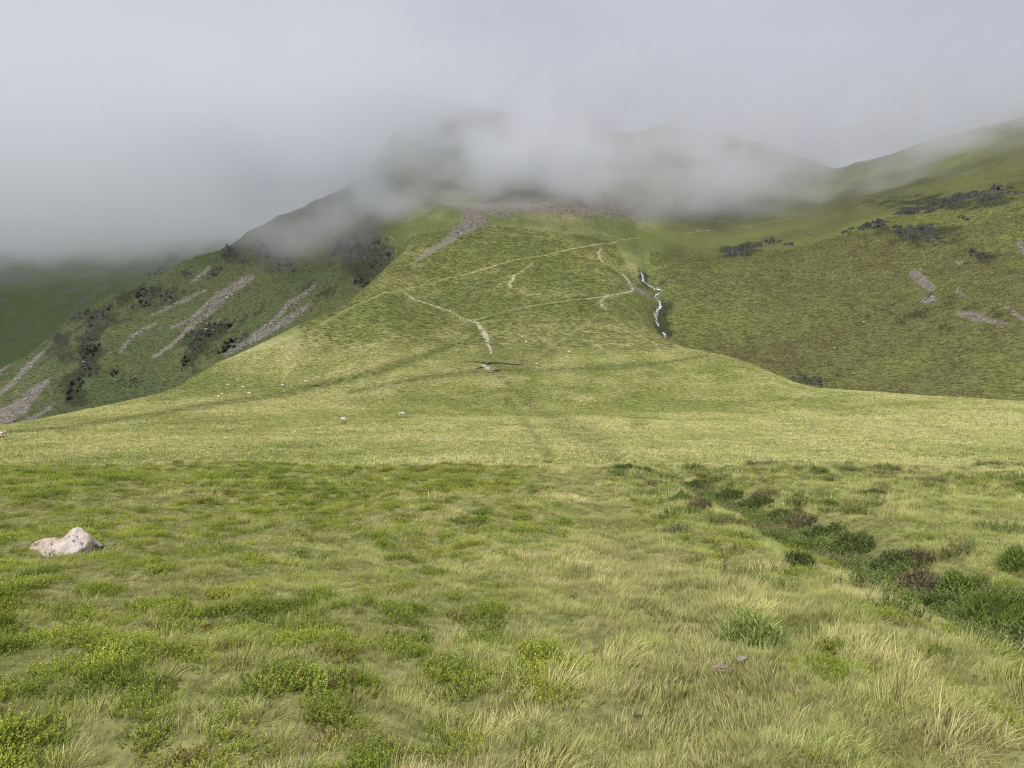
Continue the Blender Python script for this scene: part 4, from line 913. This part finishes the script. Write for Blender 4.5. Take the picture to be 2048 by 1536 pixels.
# heather and bilberry bushes along the ditch, each a plant of its own
def bush(px, py, wpx, hpx, tint, seed, label, kind='heather'):
    rg = np.random.default_rng(seed); c0 = hit(px, py + hpx * .5, 3); sc = c0[1] / F; rx = wpx * .5 * sc; rx *= 1.05; hz = max(hpx * sc * .8, .16); ry = max(rx * .7, .3)
    V, Fq, Hc = [], [], []; k0 = 0
    nl = int(np.clip(rx * ry * 5200, 500, 2400))
    for b in range(nl):
        a = rg.uniform(0, 6.283); r = math.sqrt(rg.uniform()); lx, ly = math.cos(a) * r * rx, math.sin(a) * r * ry
        dome = math.sqrt(max(0, 1 - r * r)) ** 1.3 * hz * (.75 + .45 * float(perlin(np.array([lx / .18 + seed]), np.array([ly / .18]), seed)[0]) + .2 * rg.uniform())
        gz = 0.0; d = np.array([lx / rx * .55 + rg.normal(0, .25) + .12, ly / ry * .55 + rg.normal(0, .25), 1.0]); d /= np.linalg.norm(d)
        l = .04 + .06 * rg.uniform() if kind == 'heather' else .07 + .09 * rg.uniform(); p0 = np.array([lx, ly, gz + dome - l * .5]); rb = rg.uniform()
        for q in range(5):
            az = rg.uniform(0, 6.283); v = np.array([math.cos(az), math.sin(az), rg.uniform(-.2, .6)]); v /= np.linalg.norm(v); w_ = (.006 if kind == 'heather' else .0035) * rg.uniform(.7, 1.3)
            c = p0 + d * l * q / 5; e = c + (d * .7 + v * .5) * l * .45; u = np.cross(e - c, rg.normal(size=3)); u = u / (np.linalg.norm(u) + 1e-9) * w_
            V += [c - u, c + u, e + u * .4, e - u * .4]; Fq.append((k0, k0+1, k0+2, k0+3)); k0 += 4; t = .35 + .13 * q; Hc += [(t, rb, rg.uniform())] * 4
    V = np.array(V); V[:, 2] += H(V[:, 0] + c0[0], V[:, 1] + c0[1]) - c0[2]
    # the woody core under the sprigs
    m, n, bs = new_mat('heather_foliage'); hh = node(n, 'ShaderNodeAttribute', attribute_name='h'); sx = n.nodes.new('ShaderNodeSeparateColor'); n.links.new(hh.outputs['Color'], sx.inputs[0])
    rp = n.nodes.new('ShaderNodeValToRGB'); rp.color_ramp.elements[0].color = (*(C_(*tint) * .55), 1); rp.color_ramp.elements[1].color = (*(C_(*tint) * 1.7), 1); n.links.new(sx.outputs[1], rp.inputs[0]); n.links.new(rp.outputs[0], bs.inputs['Base Color'])
    t = bpy.data.objects.new('heather_bush' if kind == 'heather' else 'rush_tussock', None); COL.objects.link(t); t.location = tuple(c0)
    f = mesh_obj('foliage', V, np.array(Fq), m, parent=t); set_col(f.data, 'h', np.array(Hc))
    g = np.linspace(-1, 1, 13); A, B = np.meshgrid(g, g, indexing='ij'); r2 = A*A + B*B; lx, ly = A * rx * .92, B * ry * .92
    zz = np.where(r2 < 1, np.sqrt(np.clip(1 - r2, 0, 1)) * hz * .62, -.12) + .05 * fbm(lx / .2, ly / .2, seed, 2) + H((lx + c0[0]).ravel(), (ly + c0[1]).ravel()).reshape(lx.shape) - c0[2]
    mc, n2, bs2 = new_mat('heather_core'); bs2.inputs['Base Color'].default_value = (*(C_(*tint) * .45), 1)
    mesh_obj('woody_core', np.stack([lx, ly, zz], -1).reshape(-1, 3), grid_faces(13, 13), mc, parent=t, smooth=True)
    tag(t, label, 'bush', 'bushes along the ditch'); return t
DK, BR, GN, PU = (.095, .122, .036), (.150, .122, .070), (.125, .175, .036), (.125, .115, .060)
for k, (px, py, wv, hv, tc_, lab, kd) in enumerate([
 (1705, 1082, 74, 48, DK, 'round dark green heather bush on the ditch bank', 'heather'), (1640, 1062, 80, 36, DK, 'dark spreading heather just left of the round ditch bush', 'heather'),
 (1775, 1122, 90, 50, DK, 'grey green heather mound under an overhanging straw rim', 'heather'), (1826, 1112, 66, 40, PU, 'purple brown heather topping the ditch right of the straw rim', 'heather'), (1842, 1166, 84, 44, BR, 'brown withered heather in the middle of the ditch', 'heather'),
 (1920, 1168, 88, 52, GN, 'bright green heather bush beside the brown withered one', 'heather'), (1990, 1212, 120, 72, GN, 'big dark green bush at the right edge of the photo', 'rush'), (1905, 1216, 120, 26, DK, 'long low green heather along the near lip of the ditch', 'heather'),
 (1500, 1008, 90, 26, DK, 'wide dark heather patch at the head of the ditch', 'heather'), (1560, 1032, 90, 30, DK, 'dark heather in the ditch between head and round bush', 'heather'), (1600, 1046, 56, 22, PU, 'small purple tinged heather in the upper ditch', 'heather'),
 (1392, 968, 54, 18, DK, 'small dark heather at the top end of the ditch', 'heather'), (1448, 990, 70, 24, DK, 'dark heather second from the top of the ditch', 'heather'), (1597, 994, 28, 18, GN, 'small bright green bush standing alone right of the upper ditch', 'heather'), (1655, 1006, 36, 18, GN, 'bright green clump right of the lone small bush', 'heather'),
 (1362, 992, 44, 18, GN, 'light green clump left of the upper ditch', 'heather'), (1400, 1010, 44, 16, PU, 'brownish heather below the light green clump', 'heather'), (1745, 986, 56, 12, DK, 'low dark patch far right of the ditch head', 'heather'), (1255, 934, 120, 10, DK, 'dark heather fringe on the brow near the trodden line', 'heather'),
 (2044, 1276, 40, 40, DK, 'dark heather cut by the right edge of the photo', 'heather'), (1600, 1120, 40, 34, DK, 'dark little heather in the grass left of the ditch', 'heather'), (2040, 1120, 40, 60, GN, 'tall green bush at the right edge above the ditch', 'rush'), (1512, 1268, 100, 34, (.24, .29, .085), 'dark green rush tussock in the lower right grass', 'rush')]):
    bush(px, py, wv, hv, tc_, 800 + k, lab, kd)

CLOUDS = [(1120, 372, 560, 260, 80, 52, .0085), (1400, 385, 690, 190, 100, 55, .010), (1040, 262, 670, 310, 130, 100, .010),
          (1960, 310, 600, 260, 130, 95, .014), (1500, 340, 800, 160, 110, 70, .006), (590, 465, 470, 75, 40, 34, .012), (1300, 290, 760, 120, 90, 65, .013),
          (860, 415, 510, 90, 50, 40, .010), (700, 315, 560, 200, 90, 95, .030), (800, 300, 630, 90, 80, 70, .014)]
cy.volume_step_rate = 2.0; cy.volume_max_steps = 256; cy.volume_bounces = 8; cy.max_bounces = 10

# ------------------------------------------------------------------ low cloud on the fells
class NG:
    """a tiny expression builder for geometry nodes"""
    def __init__(s, ng): s.ng = ng
    def lk(s, v, sock):
        if isinstance(v, (int, float)): sock.default_value = v
        elif isinstance(v, tuple): sock.default_value = v
        else: s.ng.links.new(v, sock)
    def m(s, op, a, b=None, c=None):
        n = s.ng.nodes.new('ShaderNodeMath'); n.operation = op
        s.lk(a, n.inputs[0])
        if b is not None: s.lk(b, n.inputs[1])
        if c is not None: s.lk(c, n.inputs[2])
        return n.outputs[0]
    def v(s, op, a, b=None, scale=None):
        n = s.ng.nodes.new('ShaderNodeVectorMath'); n.operation = op
        s.lk(a, n.inputs[0])
        if b is not None: s.lk(b, n.inputs[1])
        if scale is not None: s.lk(scale, n.inputs['Scale'])
        return n.outputs['Value'] if op in ('LENGTH', 'DOT_PRODUCT', 'DISTANCE') else n.outputs[0]
    def step(s, x, e0, e1, lo=0.0, hi=1.0):
        n = s.ng.nodes.new('ShaderNodeMapRange'); n.interpolation_type = 'SMOOTHSTEP'
        s.lk(x, n.inputs[0])
        for i, q in enumerate((e0, e1, lo, hi)): n.inputs[i+1].default_value = q
        return n.outputs[0]
    def noise(s, vec, scale, detail=4.0, rough=.5):
        n = s.ng.nodes.new('ShaderNodeTexNoise'); s.lk(vec, n.inputs['Vector'])
        n.inputs['Scale'].default_value = scale; n.inputs['Detail'].default_value = detail; n.inputs['Roughness'].default_value = rough
        return n.outputs['Fac'] if 'Fac' in n.outputs else n.outputs[0]
def at(px, py, Y): return ((px - CX) / F * Y, Y, (CY - py) / F * Y)

mcl = bpy.data.materials.new('cloud_vapour'); mcl.use_nodes = True
n = mcl.node_tree; n.nodes.clear()
o_ = n.nodes.new('ShaderNodeOutputMaterial'); pv = n.nodes.new('ShaderNodeVolumePrincipled')
pv.inputs['Color'].default_value = (.972, .979, .998, 1); pv.inputs['Density'].default_value = 1.0; pv.inputs['Anisotropy'].default_value = 0.65
n.links.new(pv.outputs[0], o_.inputs['Volume'])
ng = bpy.data.node_groups.new('low_cloud', 'GeometryNodeTree')
ng.interface.new_socket('Geometry', in_out='INPUT', socket_type='NodeSocketGeometry')
ng.interface.new_socket('Geometry', in_out='OUTPUT', socket_type='NodeSocketGeometry')
go = ng.nodes.new('NodeGroupOutput'); g = NG(ng)
P = ng.nodes.new('GeometryNodeInputPosition').outputs[0]
sp = ng.nodes.new('ShaderNodeSeparateXYZ'); g.lk(P, sp.inputs[0]); X, Yv, Z = sp.outputs
big = g.noise(g.v('MULTIPLY', P, (1, 1, 1.6)), 1/130.0, 5.0, .55)
fine = g.noise(g.v('MULTIPLY', P, (1, 1, 1.5)), 1/42.0, 5.0, .6)
nb = g.m('SUBTRACT', big, .5); nf = g.m('SUBTRACT', fine, .5)
wisp = g.step(g.m('ADD', big, g.m('MULTIPLY', nf, .75)), .38, .64, .04, 2.2)
# the bank left of the mountain: everything above a ragged base
rise = g.m('MULTIPLY', g.m('MAXIMUM', g.m('SUBTRACT', Yv, 620.0), 0.0), .13)
zb = g.m('SUBTRACT', g.m('SUBTRACT', Z, rise), g.m('MULTIPLY', nb, 110.0)); zb = g.m('SUBTRACT', zb, g.m('MULTIPLY', nf, 60.0))
slab = g.step(zb, 116.0, 205.0); slab = g.m('MULTIPLY', slab, g.step(zb, 330.0, 225.0))
lat = g.step(g.m('ADD', X, g.m('ADD', g.m('MULTIPLY', nb, 150.0), g.m('MULTIPLY', Yv, .10))), 30.0, -65.0)
dens = g.m('MULTIPLY', g.m('MULTIPLY', slab, lat), .0125)
farb = g.m('MULTIPLY', g.step(Yv, 700.0, 1000.0), g.m('MULTIPLY', g.step(zb, 140.0, 230.0), g.step(zb, 360.0, 280.0))); farb = g.m('MULTIPLY', farb, g.step(X, 60.0, -60.0))
dens = g.m('ADD', dens, g.m('MULTIPLY', farb, .008))
for (px, py, Y, rx, ry, rz, s) in CLOUDS:
    q = g.v('LENGTH', g.v('DIVIDE', g.v('SUBTRACT', P, at(px, py, Y)), (rx, ry, rz)))
    dens = g.m('ADD', dens, g.m('MULTIPLY', g.m('MULTIPLY', g.step(g.m('ADD', q, g.m('ADD', g.m('MULTIPLY', nf, -1.1), g.m('MULTIPLY', nb, -1.3))), 1.0, 0.0), wisp), s))
haze = g.m('ADD', .00045, g.m('MULTIPLY', g.step(Yv, 700.0, 1000.0), -.0001))
dens = g.m('ADD', dens, g.m('MULTIPLY', haze, g.step(Yv, 470.0, 560.0)))
vc = ng.nodes.new('GeometryNodeVolumeCube'); g.lk(dens, vc.inputs['Density'])
vc.inputs['Min'].default_value = (-1300, 440, -95); vc.inputs['Max'].default_value = (760, 1720, 420)
vc.inputs['Resolution X'].default_value = 300; vc.inputs['Resolution Y'].default_value = 170; vc.inputs['Resolution Z'].default_value = 110
sm_ = ng.nodes.new('GeometryNodeSetMaterial'); sm_.inputs['Material'].default_value = mcl
ng.links.new(vc.outputs[0], sm_.inputs['Geometry']); ng.links.new(sm_.outputs[0], go.inputs[0])
vol = bpy.data.volumes.new('low_cloud'); cloud = bpy.data.objects.new('low_cloud', vol); COL.objects.link(cloud)
vol.materials.append(mcl)
md = cloud.modifiers.new('vapour', 'NODES'); md.node_group = ng
tag(cloud, 'low grey cloud hanging over the fells and hiding the summit', 'cloud', kind='stuff')
